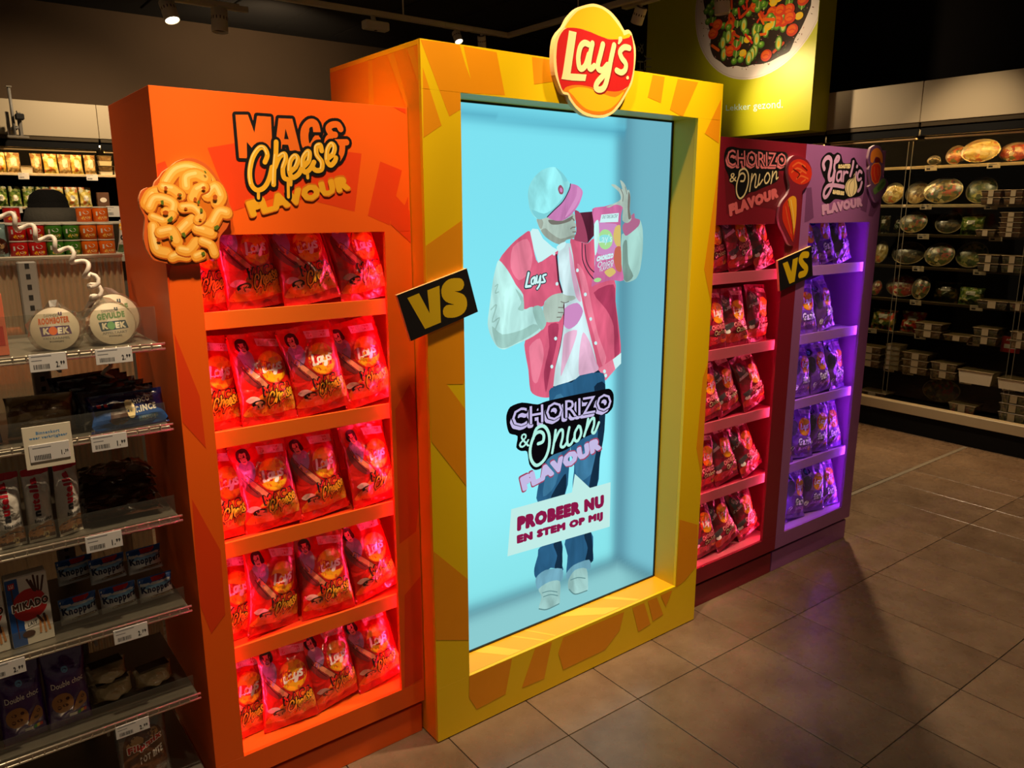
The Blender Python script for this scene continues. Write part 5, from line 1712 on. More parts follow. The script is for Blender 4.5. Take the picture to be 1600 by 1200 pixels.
# third shelf: tall white biscuit tubes
def biscuit_tube(label, x, y, turn):
    o = thing('biscuit_tube', (x, y, .8772), label, 'biscuit tube', 'white hazelnut biscuit tubes', (0, 0, R(turn)))
    w_ = .052
    me, front = bag_mesh('film', 71, film('white_film', (214, 208, 200), .3), w_, .165, .046, .5, 16, 22)
    link('film', me, o)
    art = [('P', 'biscuit', [-24, 26, -10, 40, 12, 46, 24, 40, 24, 14, -24, 12]), ('S', 'choc', 3, [-20, 28, 0, 36, 20, 30]), ('S', 'choc', 2, [-20, 20, 0, 26, 20, 22]), ('p', 'cocoa', [-24, 6, 24, 6, 24, 14, -24, 14]), ell('cream', 8, 13, 8, 8), ell('cocoa', 8, 13, 6, 6), txt('cream', 'n', 5, 11, 10, 16, .05), ('P', 'nutred', [-25, 150, 25, 152, 25, 164, -25, 164])]
    # vertical lettering, first letter dark
    art.append(('t', 'nutred', 'utella', [-16, 76, -16, 146, 0, 146, 0, 76], .06))
    art.append(('t', 'ink', 'n', [-11, 62, -11, 75, 0, 75, 0, 62], .06)); art.append(txt('ink', 'biscuits', -14, 20, 48, 56, .02, 3))
    cuts = [('x', [-.024 + .006 * k for k in range(9)]), ('z', [.01 * k for k in range(1, 17)])]
    link('front_print', print_mesh('front_print', flat_shapes(art), front, 4e-5, 5e-4, cuts=cuts), o)['kind'] = 'stuff'
    return o


biscuit_tube('white biscuit tube at the left picture edge with red vertical lettering', -.972, .098, 6)
biscuit_tube('white biscuit tube below the notice card, middle of three', -.917, .098, 4)
biscuit_tube('white biscuit tube next to the brown bars, right of three', -.863, .103, 22)
for k in range(6):
    bx = (-.752 - .004 * (k % 2), .172 + .006 * k, .8774 + .0185 * k)
    pouch('chocolate_bar', 'brown glossy bar wrapper, %s in the stack beside the biscuit tubes' % ('lowest', 'second lowest', 'third lowest', 'third highest', 'second highest', 'highest')[k], 'bar', (bx[0], bx[1] - .07, bx[2] + .009), .16, .10, .017, film('brown_foil', (62, 36, 24), .16), [txt('cream', 'nutella', -40, 30, 30, 46, .05)] if k in (0, 3) else [('P', 'cocoa', [-60, 20, 60, 24, 50, 70, -56, 66])], (-84, 0, 4 * (k % 3) - 3), 'brown bar wrappers', 75 + k, 1.6)
# fourth shelf
mik = [('p', 'blue', [-39, 2, -12, 2, -16, 158, -39, 158]), ('p', 'choc', [-27, 20, -25, 20, -27, 140, -30, 140]), ('P', 'tagred', [-30, 78, -26, 112, -6, 128, 16, 126, 30, 108, 32, 80, 18, 62, -8, 56, -22, 64])] + \
      [('s', 'choc', 4, l) for l in ([2, 150, 12, 122], [14, 156, 16, 122], [22, 152, 20, 120], [32, 150, 25, 118], [8, 146, 14, 120])] + \
      [txt('wwhite', 'MIKADO', -33, 38, 80, 102, .13, 4), txt('choc', 'MIKADO', -31, 36, 82, 100, .06, 4), ('p', 'tagred', [-34, 136, -22, 137, -22, 150, -34, 149]), txt('wwhite', 'LU', -32, -24, 139, 147, .04), ('p', 'wwhite', [-14, 38, 14, 44, 14, 56, -14, 50]), txt('ink', 'LAIT', -8, 10, 42, 51, .03, 3)] + \
      [('s', 'biscuit', 4, l) for l in ([16, 56, 14, 22], [22, 56, 24, 20], [28, 56, 32, 24])] + [('s', 'choc', 5, [12, 62, 20, 46]), ('s', 'choc', 5, [24, 62, 26, 46]), ell('choc', -8, 26, 12, 8)]
carton('biscuit_stick_box', 'red, white and blue box of chocolate biscuit sticks standing on the fourth biscuit shelf', 'box', (-.962, .125, .6472), .078, .16, .03, mat('white_card', (218, 212, 204), rough=.45), mik, 4)
carton('biscuit_stick_box', 'second box of biscuit sticks cut off at the left picture edge', 'box', (-1.045, .125, .6472), .078, .16, .03, mat('white_card', (218, 212, 204)), mik, 4)
knop = [('p', 'blue', [-39, 40, 39, 40, 39, 60, -39, 60]), ('P', 'skyb', [-39, 36, -20, 44, 0, 38, 20, 44, 39, 38, 39, 34, -39, 34]), ('P', 'cocoa', [-16, 8, 30, 8, 32, 16, -14, 17]), ('s', 'cream', 2, [-14, 12, 30, 12]), txt('navy', 'Knoppers', -37, 38, 18, 40, .045, 3), ('p', 'tagred', [-10, 48, 24, 49, 24, 58, -10, 57]), txt('wwhite', '5x', -2, 14, 50, 56, .04)]
for lab, x, y, z, rz in (('left of the front row', -.864, .145, .6472, 6), ('middle of the front row', -.780, .145, .6472, 4), ('right of the front row', -.697, .145, .6472, 5), ('left of the upper row', -.852, .225, .7075, 7), ('middle of the upper row', -.790, .185, .7075, 6), ('right of the upper row', -.708, .185, .7075, 4)):
    pouch('wafer_bar_pack', 'blue and white wafer bar pack, %s, fourth biscuit shelf' % lab, 'wafer pack', (x, y, z), .08, .06, .05, mat('white_blue_film', (206, 208, 210), rough=.35, coat=.4), knop, (-8, 0, rz), 'blue and white wafer bar packs', 91, .35, 'film', False)
# fifth shelf
dbl = [txt('wwhite', 'Double choc', -34, 34, 104, 118, -.005 + .012, 5), ell('skyb', -2, 146, 7, 7), ell('purpled', -2, 145, 4, 4), ell('cookie', -14, 66, 22, 26), ell('choc', -20, 74, 5, 4), ell('choc', -10, 60, 6, 4), ell('choc', -22, 56, 4, 5), ell('choc', -4, 76, 4, 4), ('P', 'cookie', [4, 36, 34, 46, 36, 66, 26, 80, 12, 62]), ell('choc', 22, 54, 5, 4), ell('choc', 28, 66, 4, 4), ('p', 'wwhite', [-2, 18, 14, 20, 14, 30, -2, 28]), ('p', 'ngreen', [16, 20, 22, 21, 22, 31, 16, 30]), ('p', 'nyel', [22, 21, 28, 22, 28, 32, 22, 31]), ('p', 'nred', [28, 22, 34, 23, 34, 33, 28, 32])]
for lab, x, y in (('purple double chocolate cookie bag at the left picture edge', -1.0, .118), ('purple double chocolate cookie bag beside the cream wrapped cakes', -.912, .118)):
    pouch('cookie_bag', lab, 'cookie bag', (x, y, .4122), .09, .19, .045, film('purple_film', (64, 22, 104), .28), dbl, (-4, 0, 4), 'purple cookie bags', 95, .5, 'film', False)
for lab, x, y, z in (('lower of two beside the purple bags', -.815, .17, .4122), ('upper of two beside the purple bags', -.822, .18, .4555), ('right one, alone by the shelf end', -.722, .17, .4122)):
    o = thing('wrapped_cake', (x, y, z), 'cream wrapped cake bar, %s' % lab, 'cake bar', 'cream wrapped cakes', (0, 0, R(6)))
    me, fr = bag_mesh('wrap', 97, film('cream_foil', (176, 154, 116), .3), .092, .05, .06, 1.4, 14, 16)
    link('wrap', me, o)
    part('top_crust', MB().bevbox(-.036, .036, -.017, .017, .0485, .0505, .0008), mat('crust', (60, 44, 30), rough=.6, var=.4, scale=80), o, True)
nut = [('P', 'cocoa', [-46, 20, 46, 20, 46, 120, 30, 150, -30, 150, -46, 120]), ('P', 'bagtan', [-40, 120, -20, 140, 0, 130, -10, 112]), ('P', 'bagtan', [10, 140, 30, 146, 36, 130, 20, 124]), txt('wwhite', 'Flipmix', -40, 44, 92, 118, .12, 14), txt('tagred', 'Flipmix', -38, 42, 94, 116, .06, 14), txt('wwhite', 'POT BITE', -14, 42, 66, 84, .05, 12)]
pouch('nut_bag', 'silver brown nut snack bag hanging under the lowest biscuit rail', 'snack bag', (-.775, .098, .198), .118, .185, .04, film('silver_film', (120, 116, 110), .3), nut, (-3, 0, 5), None, 98, .8)
# cartons on the other side of the see-through back sheet
for lab, x, w_, c, z in (('orange carton glowing through the ribbed back sheet, upper left', -.93, .14, (240, 110, 20), 1.14), ('red and cream carton glowing through the ribbed back sheet, upper right', -.72, .14, (220, 130, 70), 1.14)):
    o = carton('carton', lab, 'carton', (x, .64, z), w_, .13, .1, mat('carton_%d' % c[1], c, rough=.5), None)
bs = thing('shelf_board', (-1.1, .5, 1.12), 'plain steel shelf behind the ribbed back sheet', 'shelf')
part('board', MB().bevbox(GX0, GX1 + .01, .49, .8, 1.128, 1.138, .002), STEEL, bs)
part('post', MB().bevbox(GX0, GX0 + .03, .76, .8, 0, 1.1275, .002), GREYP, bs)
part('post', MB().bevbox(GX1 - .02, GX1 + .01, .76, .8, 0, 1.1275, .002), GREYP, bs)
# white spiral cord hanging over the shelf end
pts = []
path = [Vector((-.955, .16, 1.60)), Vector((-.905, .16, 1.565)), Vector((-.847, .16, 1.522)), Vector((-.79, .16, 1.478)), Vector((-.752, .17, 1.425)), Vector((-.733, .25, 1.34)), Vector((-.728, .27, 1.22)), Vector((-.71, .26, 1.03))]
segs = 26
tot = 0
for i in range(len(path) - 1):
    for j in range(segs):
        t = j / segs
        a = path[max(0, i - 1)]; b = path[i]; c = path[i + 1]; d = path[min(len(path) - 1, i + 2)]
        p = Vector([crm(a[q], b[q], c[q], d[q], t, .5) for q in range(3)])
        dr = (c - b).normalized()
        s1 = dr.cross(Vector((0, 1, 0))).normalized(); s2 = dr.cross(s1)
        pts.append(p + (s1 * math.cos(tot) + s2 * math.sin(tot)) * .0115)
        tot += (c - b).length / segs / .04 * 2 * math.pi
tag(part('spiral_cord', MB().tube(pts, .0048, 7), mat('white_plastic', (206, 196, 184), rough=.4)), 'white coiled spiral cord hanging over the biscuit shelves', 'cord')

# ================================================================== snack can shelf behind
CANX = thing('snack_shelf', (-.6, 2.42, 0), 'white-edged shelf of small snack cans behind the biscuit shelving', 'shelf')
part('deck', MB().bevbox(-1.5, .1, 2.40, 2.86, 1.345, 1.3615, .003), mat('cream_shelf', (216, 208, 192), rough=.45), CANX)
part('front_edge', MB().bevbox(-1.5, .1, 2.385, 2.3995, 1.328, 1.364, .003), mat('cream_shelf', (216, 208, 192)), CANX)
part('upper_deck', MB().bevbox(-1.5, .1, 2.62, 2.9, 1.5025, 1.514, .003), mat('cream_shelf', (216, 208, 192)), CANX)
part('cabinet', MB().bevbox(-1.48, .08, 2.43, 2.88, 0, 1.3445, .004), mat('cabinet_grey', (120, 112, 100), rough=.6), CANX)
part('back', MB().bevbox(-1.48, .08, 2.865, 2.88, 1.3618, 1.502, .002), mat('cabinet_grey', (120, 112, 100)), CANX)


def can_proto(nm, rgb, chip):
    o = bpy.data.objects.new('snack_can', None); COL.objects.link(o)
    part('can', MB().lathe([(.0005, 0), (.034, 0), (.0355, .002), (.0355, .066), (.034, .068), (.0005, .068)], 20), mat('can_' + nm, rgb, rough=.3, coat=.3), o, True)
    part('lid', MB().lathe([(.0005, .0682), (.0365, .0682), (.0365, .0725), (.034, .074), (.0005, .074)], 20), mat('can_lid', (222, 214, 200), rough=.35), o, True)
    sh = flat_shapes([ell('wwhite', 0, 46, 14, 9), ('P', chip, [-24, 16, -8, 10, 12, 12, 24, 22, 10, 30, -12, 28]), ell('cream', 4, 22, 10, 5), ('p', 'wwhite', [-30, 30, -22, 30, -22, 50, -30, 50])])
    link('label_print', print_mesh('label_print', sh, lambda x, z, l: ((.0355 + l) * math.sin(x / .0355), -(.0355 + l) * math.cos(x / .0355), z), 4e-5, 2e-4), o)['kind'] = 'stuff'
    return o


cans = [('red', (196, 22, 20), 'sun'), ('green', (60, 120, 30), 'nyel'), ('orange', (232, 104, 16), 'macl')]
colx = [(-.672, 'red', 'left'), (-.599, 'red', 'right'), (-.527, 'green', 'left'), (-.456, 'green', 'right'), (-.384, 'orange', 'left'), (-.309, 'orange', 'right')]
prot = {}
for nm, rgb, ch_ in cans:
    prot[nm] = can_proto(nm, rgb, ch_)
first = set()
for x, nm, side in colx:
    for lv in (0, 1):
        if nm not in first:
            first.add(nm); o = prot[nm]
        else:
            o = copy_tree(prot[nm])
        o.location = (x, 2.445, 1.3618 + lv * .0742); o.rotation_euler = (0, 0, R(6))
        tag(o, '%s snack can, %s of the %s pair, %s' % (nm, side, nm, 'upper of two' if lv else 'standing on the shelf'), 'snack can', 'snack cans on the white-edged shelf')
for k, x in enumerate((-.352, -.278)):
    o = copy_tree(prot['orange']); o.location = (x, 2.70, 1.5143)
    tag(o, 'orange snack can on the upper deck, %s of two beside the black beanie' % ('left', 'right')[k], 'snack can', 'orange snack cans on the upper deck')
o = copy_tree(prot['red']); o.location = (-.66, 2.70, 1.5143)
tag(o, 'red snack can alone on the upper deck left of the black beanie', 'snack can')
pouch('snack_bag', 'pale blue and brown snack bag at the left end of the can shelf', 'snack bag', (-.755, 2.45, 1.3618), .09, .15, .05, film('pale_blue_film', (120, 150, 150), .3), [('P', 'choc', [-40, 20, 40, 20, 40, 70, 0, 90, -40, 70]), ell('bagtan', 10, 50, 16, 12)], (-4, 0, 8), None, 101)
pouch('snack_bag', 'black and white snack bag leaning at the right end of the can shelf', 'snack bag', (-.222, 2.45, 1.3618), .09, .16, .04, film('white_film', (214, 208, 200)), [('p', 'leafd', [-42, 4, 42, 4, 42, 40, -42, 40]), txt('ink', 'COOKS', -40, 40, 60, 88, .08, 4), ('P', 'sun', [-40, 110, 40, 100, 40, 140, -40, 146])], (-6, 10, 0), None, 102)

# ================================================================== wall fridges
FBLK = mat('fridge_black', (9, 8, 7), rough=.7, spec=.2); FMET = mat('fridge_trim', (96, 84, 66), rough=.35, metal=.7); FPAN = mat('beige_header_panel', (176, 160, 132), rough=.6, var=.03, scale=2)
FSH = mat('fridge_shelf', (36, 31, 25), rough=.35, metal=.3); FRAIL = mat('fridge_price_rail', (190, 172, 140), rough=.4)
FGL = clear_plastic('fridge_door_glass', (228, 228, 220), .03, .03, 0.0)
FLED = emission('warm_fridge_led', (255, 200, 122), 75.0)
SHZ = [1.862, 1.600, 1.396, 1.170, .930, .690, .418]


def fridge(name, label, T, a0, a1, seams, deep=.78):
    """T maps (along, depth, z) to the world; depth 0 is the front face"""
    loc = T((a0 + a1) / 2, 0, 0)
    root = thing(name, loc, label, 'fridge')

    def bx(n, u0, u1, d0, d1, z0, z1, m, parent=root, b=.003):
        p, q = T(u0, d0, 0), T(u1, d1, 0)
        return part(n, MB().bevbox(min(p[0], q[0]), max(p[0], q[0]), min(p[1], q[1]), max(p[1], q[1]), z0, z1, b), m, parent)
    bx('plinth', a0, a1, .012, deep, 0, .143, FBLK)
    bx('bottom_rail', a0, a1, -.004, .06, .1435, .214, FRAIL)
    bx('well', a0, a1, .0605, deep - .05, .1435, .2, FBLK)
    bx('back_panel', a0, a1, deep - .045, deep, .1435, 2.137, FBLK)
    bx('canopy', a0, a1, .05, deep - .0455, 2.09, 2.137, FBLK)
    cs_ = [a0] + seams + [a1]
    for k in range(len(cs_) - 1):
        bx('header_panel', cs_[k] + .0015, cs_[k + 1] - .0015, 0, .05, 2.138, 2.4, FPAN)
        bx('trim_frame', cs_[k] + .006, cs_[k + 1] - .006, .006, .05, 2.108, 2.137, FMET)
        bx('trim_frame', cs_[k] + .006, cs_[k + 1] - .006, .012, .05, 2.05, 2.1, FBLK)
        bx('light_rail', cs_[k] + .03, cs_[k + 1] - .03, .03, .06, 2.03, 2.042, mat('rail_cream', (220, 190, 140), rough=.4))
    l = bx('led_tube', a0 + .05, a1 - .05, .075, .09, 2.078, 2.0895, FLED)
    for z in SHZ:
        s = bx('shelf', a0 + .002, a1 - .002, .2, deep - .046, z - .018, z - .004, FSH)
        bx('shelf_edge', a0 + .002, a1 - .002, .19, .1995, z - .02, z + .002, FRAIL if z > 1.5 else FMET, s)
    return root, bx


TR = lambda u, d, z: (4.42 + d, u, z)
fr, bxr = fridge('wall_fridge', 'long black open-shelf fridge of salads along the right wall', TR, -2.4, 4.2, [-1.6, -.35, .9, 1.585, 2.9])
for u0, u1 in ((-1.4, -.62), (-.6, .18), (.2, .98), (1.0, 1.78), (1.8, 2.58)):
    d = bxr('door', u0 + .004, u1 - .004, .1, .104, .24, 2.025, FGL, b=.0005)
    for u in (u0 + .004, u1 - .007):
        p = TR(u, .095, 0); q = TR(u + .003, .0995, 0)
        part('door_edge', MB().box(p[0], q[0], p[1], q[1], .24, 2.025), mat('glass_edge', (110, 104, 84), rough=.3), d)
TB = lambda u, d, z: (u, 5.5 + d, z)
fb, bxb = fridge('wall_fridge', 'black open-shelf fridge with cream header along the back wall', TB, -3.2, 4.2, [-1.9, -.6, .27, 1.6, 2.9])

# ---- chilled goods
mixes = dict(
    green=food_mix('green_salad', [(70, 100, 30), (110, 140, 50), (150, 160, 80), (50, 70, 24), (190, 180, 110)]),
    yellow=food_mix('egg_salad', [(214, 190, 80), (230, 214, 130), (190, 160, 60), (214, 120, 50), (240, 230, 180)]),
    mixed=food_mix('mixed_salad', [(80, 100, 36), (190, 70, 30), (200, 170, 80), (60, 66, 24), (220, 210, 160), (150, 130, 50)]),
    red=food_mix('tomato_salad', [(190, 50, 26), (214, 120, 50), (230, 214, 180), (110, 120, 40), (160, 40, 24)]),
    dark=food_mix('dark_salad', [(44, 46, 22), (70, 64, 30), (90, 60, 34), (56, 70, 28), (120, 100, 50)]),
    beige=food_mix('pasta_salad', [(206, 178, 118), (186, 150, 90), (222, 200, 150), (150, 110, 60)]),
    orange=food_mix('carrot_mix', [(210, 110, 30), (190, 84, 24), (120, 130, 40), (230, 160, 60)]),
    bun=food_mix('bread_bun', [(214, 140, 54), (196, 116, 40), (228, 168, 80)], 20))
FOIL = mat('foil_rim', (214, 200, 160), rough=.22, metal=.8, bump=.6, bscale=70)
TUB = clear_plastic('tub_plastic', (206, 196, 170), .16, .2)
TUBW = mat('white_tub', (206, 196, 172), rough=.4)
LABELP = mat('goods_label', (150, 134, 104), rough=.5)


CELLO2 = clear_plastic('bowl_film', (246, 240, 226), .2, .32, .15)


def bowl(name, label, cat, loc, rz, w, h, mix, rim, tilt, group):
    o = thing(name, loc, label, cat, group, (0, 0, R(rz)))
    a, c = w / 2, h / 2
    M = Matrix.Translation((0, 0, .004 + c * math.cos(R(tilt)) + .02 * math.sin(R(tilt)))) @ Matrix.Rotation(R(90 - tilt), 4, 'X')
    part('bowl', MB().lathe([(.3, -.045), (.7, -.043), (.86, -.02), (.95, -.003), (1.0, 0), (1.0, .003), (.93, .001)], 26, sx=a, sy=c, M=M), rim, o, True)
    f = MB()
    r_ = random.Random(label)
    rings = 7
    V = [M @ Vector((0, 0, .012))]
    for k in range(1, rings + 1):
        q = k / rings * .93
        for i in range(20):
            t = 2 * math.pi * i / 20
            V.append(M @ Vector((a * q * math.cos(t), c * q * math.sin(t), .012 * (1 - q ** 3) + (r_.uniform(-.004, .006) if k < rings else -.001))))
    F = [(0, 1 + i, 1 + (i + 1) % 20) for i in range(20)]
    for k in range(rings - 1):
        for i in range(20):
            b = 1 + k * 20
            F.append((b + i, b + 20 + i, b + 20 + (i + 1) % 20, b + (i + 1) % 20))
    part('filling', f.add(V, F, 0, True), mix, o, True)
    part('film', MB().lathe([(.001, .024), (.5, .021), (.85, .012), (.985, .0035)], 20, sx=a, sy=c, M=M), CELLO2, o, True)
    return o


def tub(name, label, cat, loc, rz, w, h, d, mix, group, lid=True, white=False, lab=True):
    o = thing(name, loc, label, cat, group, (0, 0, R(rz)))
    b = .86
    def ring(s, z): return [(-w / 2 * s, -d * (.5 + s / 2), z), (w / 2 * s, -d * (.5 + s / 2), z), (w / 2 * s, -d * (.5 - s / 2), z), (-w / 2 * s, -d * (.5 - s / 2), z)]
    t = MB().add(ring(b, 0) + ring(.97, h * .93) + ring(1.0, h * .93) + ring(1.0, h), [(3, 2, 1, 0)] + [(4 * k + i, 4 * k + (i + 1) % 4, 4 * k + 4 + (i + 1) % 4, 4 * k + 4 + i) for k in range(3) for i in range(4)] + [(12, 13, 14, 15)])
    if white:
        part('tub', t, TUBW, o, True)
    else:
        part('tub', t, TUB, o, True)
        part('filling', MB().add(ring(b * .97, h * .03) + ring(.93, h * .84), [(3, 2, 1, 0), (4, 5, 6, 7)] + [(i, (i + 1) % 4, 4 + (i + 1) % 4, 4 + i) for i in range(4)]), mix, o, True)
    part('rim', MB().bevbox(-w / 2 - .002, w / 2 + .002, -d - .002, .002, h * .94, h + .001, .001), mat('tub_rim', (120, 104, 74), rough=.3), o, True)
    if lab:
        part('label', MB().box(-w * .13, w * .13, -d * .985 - .003, -d * .985 - .0015 + .001, h * .12, h * .95), LABELP, o, True)
    return o


GR = 'chilled goods in the right wall fridge'
SN = ['top', 'second', 'third', 'fourth', 'fifth', 'sixth', 'seventh', 'lowest']
# (shelf, kind, y, width, height, filling, stack or rim) read off the photograph shelf by shelf
GOODS = [(0, 'b', .887, .085, .05, 'dark', ''), (0, 'b', .765, .129, .1, 'orange', ''), (0, 'b', .592, .235, .125, 'yellow', 'foil'), (0, 'b', .402, .19, .1, 'red', ''),
         (1, 'b', 1.149, .151, .12, 'yellow', ''), (1, 'b', .999, .16, .125, 'beige', ''), (1, 'b', .801, .25, .14, 'mixed', ''), (1, 'b', .575, .188, .14, 'green', ''), (1, 't', .44, .12, .045, 'bun', 2), (1, 't', .31, .11, .045, 'bun', 2),
         (2, 'p', 1.188, .077, .13, 'dark', ''), (2, 'p', 1.107, .075, .13, 'dark', ''), (2, 'b', .979, .185, .12, 'mixed', ''), (2, 'b', .757, .18, .12, 'dark', ''), (2, 'p', .588, .15, .13, 'green', ''), (2, 't', .445, .12, .045, 'beige', 1), (2, 't', .305, .13, .03, 'bun', 5),
         (3, 'b', 1.196, .1, .13, 'yellow', ''), (3, 'b', 1.014, .235, .13, 'dark', ''), (3, 'b', .774, .195, .13, 'mixed', ''), (3, 'b', .584, .2, .14, 'green', ''), (3, 't', .405, .13, .055, 'dark', 2), (3, 't', .265, .125, .055, 'green', 2),
         (4, 'b', 1.2, .08, .09, 'red', ''), (4, 'b', 1.032, .235, .13, 'red', ''), (4, 'b', .875, .12, .13, 'mixed', ''), (4, 'p', .722, .18, .14, 'dark', ''), (4, 'p', .534, .165, .12, 'green', ''), (4, 't', .348, .187, .055, 'dark', 1), (4, 't', .195, .1, .055, 'mixed', 1),
         (5, 'p', 1.124, .19, .15, 'mixed', ''), (5, 'p', .93, .18, .15, 'red', ''), (5, 't', .733, .185, .05, 'beige', 2), (5, 't', .54, .17, .04, 'mixed', 1), (5, 't', .365, .155, .055, 'green', 2), (5, 't', .16, .11, .055, 'beige', 2),
         (6, 't', 1.137, .18, .05, 'beige', 3), (6, 'c', .975, .11, .036, 'beige', 5), (6, 't', .796, .185, .05, 'beige', 3), (6, 't', .599, .175, .055, 'mixed', 2), (6, 'w', .388, .22, .09, 'beige', 1), (6, 'w', .165, .17, .07, 'beige', 1),
         (7, 't', 1.082, .215, .03, 'beige', 1), (7, 'b', .673, .25, .13, 'mixed', ''), (7, 't', .449, .175, .06, 'orange', 1), (7, 't', .142, .16, .06, 'green', 3)]
FW = dict(dark='dark leafy', orange='carrot', yellow='egg-yellow', red='tomato red', beige='beige pasta', mixed='mixed', green='green', bun='golden bun')
cnt = {}
for g in GOODS:
    cnt[g[0]] = cnt.get(g[0], 0) + 1
pos = {}
POSW = ['first', 'second', 'third', 'fourth', 'fifth', 'sixth', 'seventh']
for gi, (si, k, y, w, h, mx, ex) in enumerate(GOODS):
    q = pos.get(si, 0); pos[si] = q + 1
    z = (SHZ[si] if si < 7 else .204) - .0035
    x = 4.655 + (.05 if (q % 2 and k in 'bp') else 0)
    where = '%s from left on %s shelf of right fridge' % (POSW[q], SN[si])
    if k == 'b':
        h *= 1.32; w *= 1.04
        bowl('salad_bowl', '%s salad bowl under film, %s' % (FW[mx], where), 'salad bowl', (x, y, z), -90, w, h, mixes[mx], FOIL if ex == 'foil' else TUB if mx == 'red' else mat('pale_bowl', (196, 184, 140), rough=.35), 20, GR)
    elif k == 'p':
        o = pouch('salad_bag', '%s clear salad bag, %s' % (FW[mx], where), 'salad bag', (x, y, z), w, h, .06, mixes[mx], [('p', 'wwhite', [-w * 180, h * 560, w * 180, h * 560, w * 180, h * 780, -w * 180, h * 780])], (-8, 0, -90), GR, 200 + gi, 1.4, 'bag', True)
    else:
        for lv in range(ex):
            lvl = '' if ex == 1 else (', lowest in stack' if lv == 0 else ', topmost in stack' if lv == ex - 1 else ', %s layer up' % ('second', 'third', 'fourth')[lv - 1])
            if k == 'c':
                tub('cup', 'pale cup, %s%s' % (where, lvl), 'cup', (x, y, z + lv * (h + .0015)), -90, w - .006 * lv * 0, h, .11, mixes[mx], GR, white=True, lab=False)
            elif k == 'w':
                tub('tub', 'big white tub, %s%s' % (where, lvl), 'tub', (x, y, z), -90, w, h, .15, mixes[mx], GR, white=True, lab=False)
            else:
                tub('tub', '%s clear tub, %s%s' % (FW[mx], where, lvl), 'tub', (x, y, z + lv * (h + .0015)), -90, w, h, .14, mixes[mx], GR)
TGX = 4.596
FTAG = [(0, .88), (0, .483), (1, .885), (1, .466), (2, .879), (2, .413), (3, .889), (3, .483), (4, .88), (4, .474), (5, 1.182), (5, .821), (5, .465), (6, 1.02), (6, .878), (6, .679), (6, .482), (6, .21)]
tme = MB().bevbox(-.0015, .0015, -.04, .04, -.036, .0, .0006).mesh('card', mat('fridge_tag_card', (232, 214, 186), rough=.5))
tpr = print_mesh('print', flat_shapes([('p', 'inkl', [-30, -12, 20, -12, 20, -8, -30, -8]), ('p', 'ink', [-30, -30, -4, -30, -4, -18, -30, -18])]), lambda y, z, l: (-.0015 - l, -y, z), 2e-5, 1e-4)
tn = {}
for si, y in FTAG:
    q = tn.get(si, 0); tn[si] = q + 1
    o = thing('price_tag', (4.6065, y, SHZ[si] + .003), 'pale price tag, %s from left on the %s shelf edge of right fridge' % (POSW[q], SN[si]), 'price tag', 'price tags in the right wall fridge')
    link('card', tme, o); link('print', tpr, o)['kind'] = 'stuff'
    o.rotation_euler = (0, R(-8), 0)
rs = thing('offer_card', (4.6, .232, .645), 'red offer card hanging from the sixth shelf of the right fridge', 'price tag')
part('card', MB().bevbox(4.597, 4.6, .175, .29, .645, .75, .001), mat('red_card', (176, 30, 34), rough=.5), rs)
face_print('print', [('p', 'wwhite', [270, 672, 195, 672, 195, 700, 270, 700]), txt('wwhite', 'ACTIE', 262, 203, 722, 736, .04)], rs, 'x', 4.597, base=2e-4)

# ---- goods in the back fridge
GB = 'chilled goods in the back wall fridge'
BF1 = [(-.41, .07), (-.325, .1), (-.245, .085, 'c'), (-.165, .08), (-.066, .105), (.037, .095), (.125, .09), (.225, .09)]
for k, it in enumerate(BF1):
    x, w = it[0], it[1]
    wh = '%s from the left on the top shelf of the back fridge' % (POSW + ['eighth', 'ninth'])[k]
    if len(it) > 2:
        tub('tub', 'small cream tub, ' + wh, 'tub', (x, 5.8, 1.8585), 0, w, .06, .1, mixes['beige'], GB, white=True, lab=False)
    else:
        pouch('salad_bag', 'pale salad bag, ' + wh, 'salad bag', (x, 5.76, 1.8585), w, .165, .05, mixes['beige' if k % 2 else 'yellow'], [('P', 'wwhite', [-w * 200, 60, w * 200, 60, w * 180, 120, -w * 180, 120])], (-8, 0, 4), GB, 300 + k, 1.4, 'bag')
for c, xx in enumerate((.335, .44)):
    for lv in range(4 if c == 0 else 2):
        tub('tub', 'round-edged dip tub, %s stack by the orange stand, %s' % (('left', 'right')[c], ('lowest', 'second', 'third', 'topmost')[lv] if c == 0 else ('lower', 'upper')[lv]), 'tub', (xx, 5.81, 1.8585 + lv * .0405), 0, .1, .039, .1, mixes['beige'], GB, white=(lv % 2 == 0), lab=False)
BF2 = [(-.44, .09), (-.345, .09), (-.25, .09), (-.15, .1), (-.045, .1), (.06, .1), (.16, .095)]
for k, (x, w) in enumerate(BF2):
    pouch('salad_bag', 'green leafy salad bag, %s from the left on the second shelf of the back fridge' % POSW[k], 'salad bag', (x, 5.76, 1.5965), w, .165, .05, mixes['green' if k < 4 else 'yellow'], [('P', 'wwhite', [-w * 160, 50, w * 160, 50, w * 150, 90, -w * 150, 90])], (-8, 0, 4), GB, 320 + k, 1.4, 'bag')
carton('carton', 'brown printed carton at the right of the second back fridge shelf', 'carton', (.285, 5.76, 1.5965), .09, .12, .05, mat('brown_card', (96, 64, 44), rough=.5), [ell('wwhite', 0, 60, 26, 20)], 0, GB)
for k, (x, z, w) in enumerate(((-.275, 1.864, .075), (.215, 1.864, .085), (-.36, 1.602, .09), (.08, 1.602, .07), (.245, 1.602, .08), (.345, 1.606, .1))):
    o = price_tag(x - w / 2, x + w / 2, z, .05 if k < 5 else .09, 'cream price tag in the back fridge, %s' % ('top shelf left', 'top shelf right', 'second shelf left', 'second shelf middle', 'second shelf right', 'second shelf, large by the orange stand')[k], None, 5.6865, group='price tags in the back wall fridge')

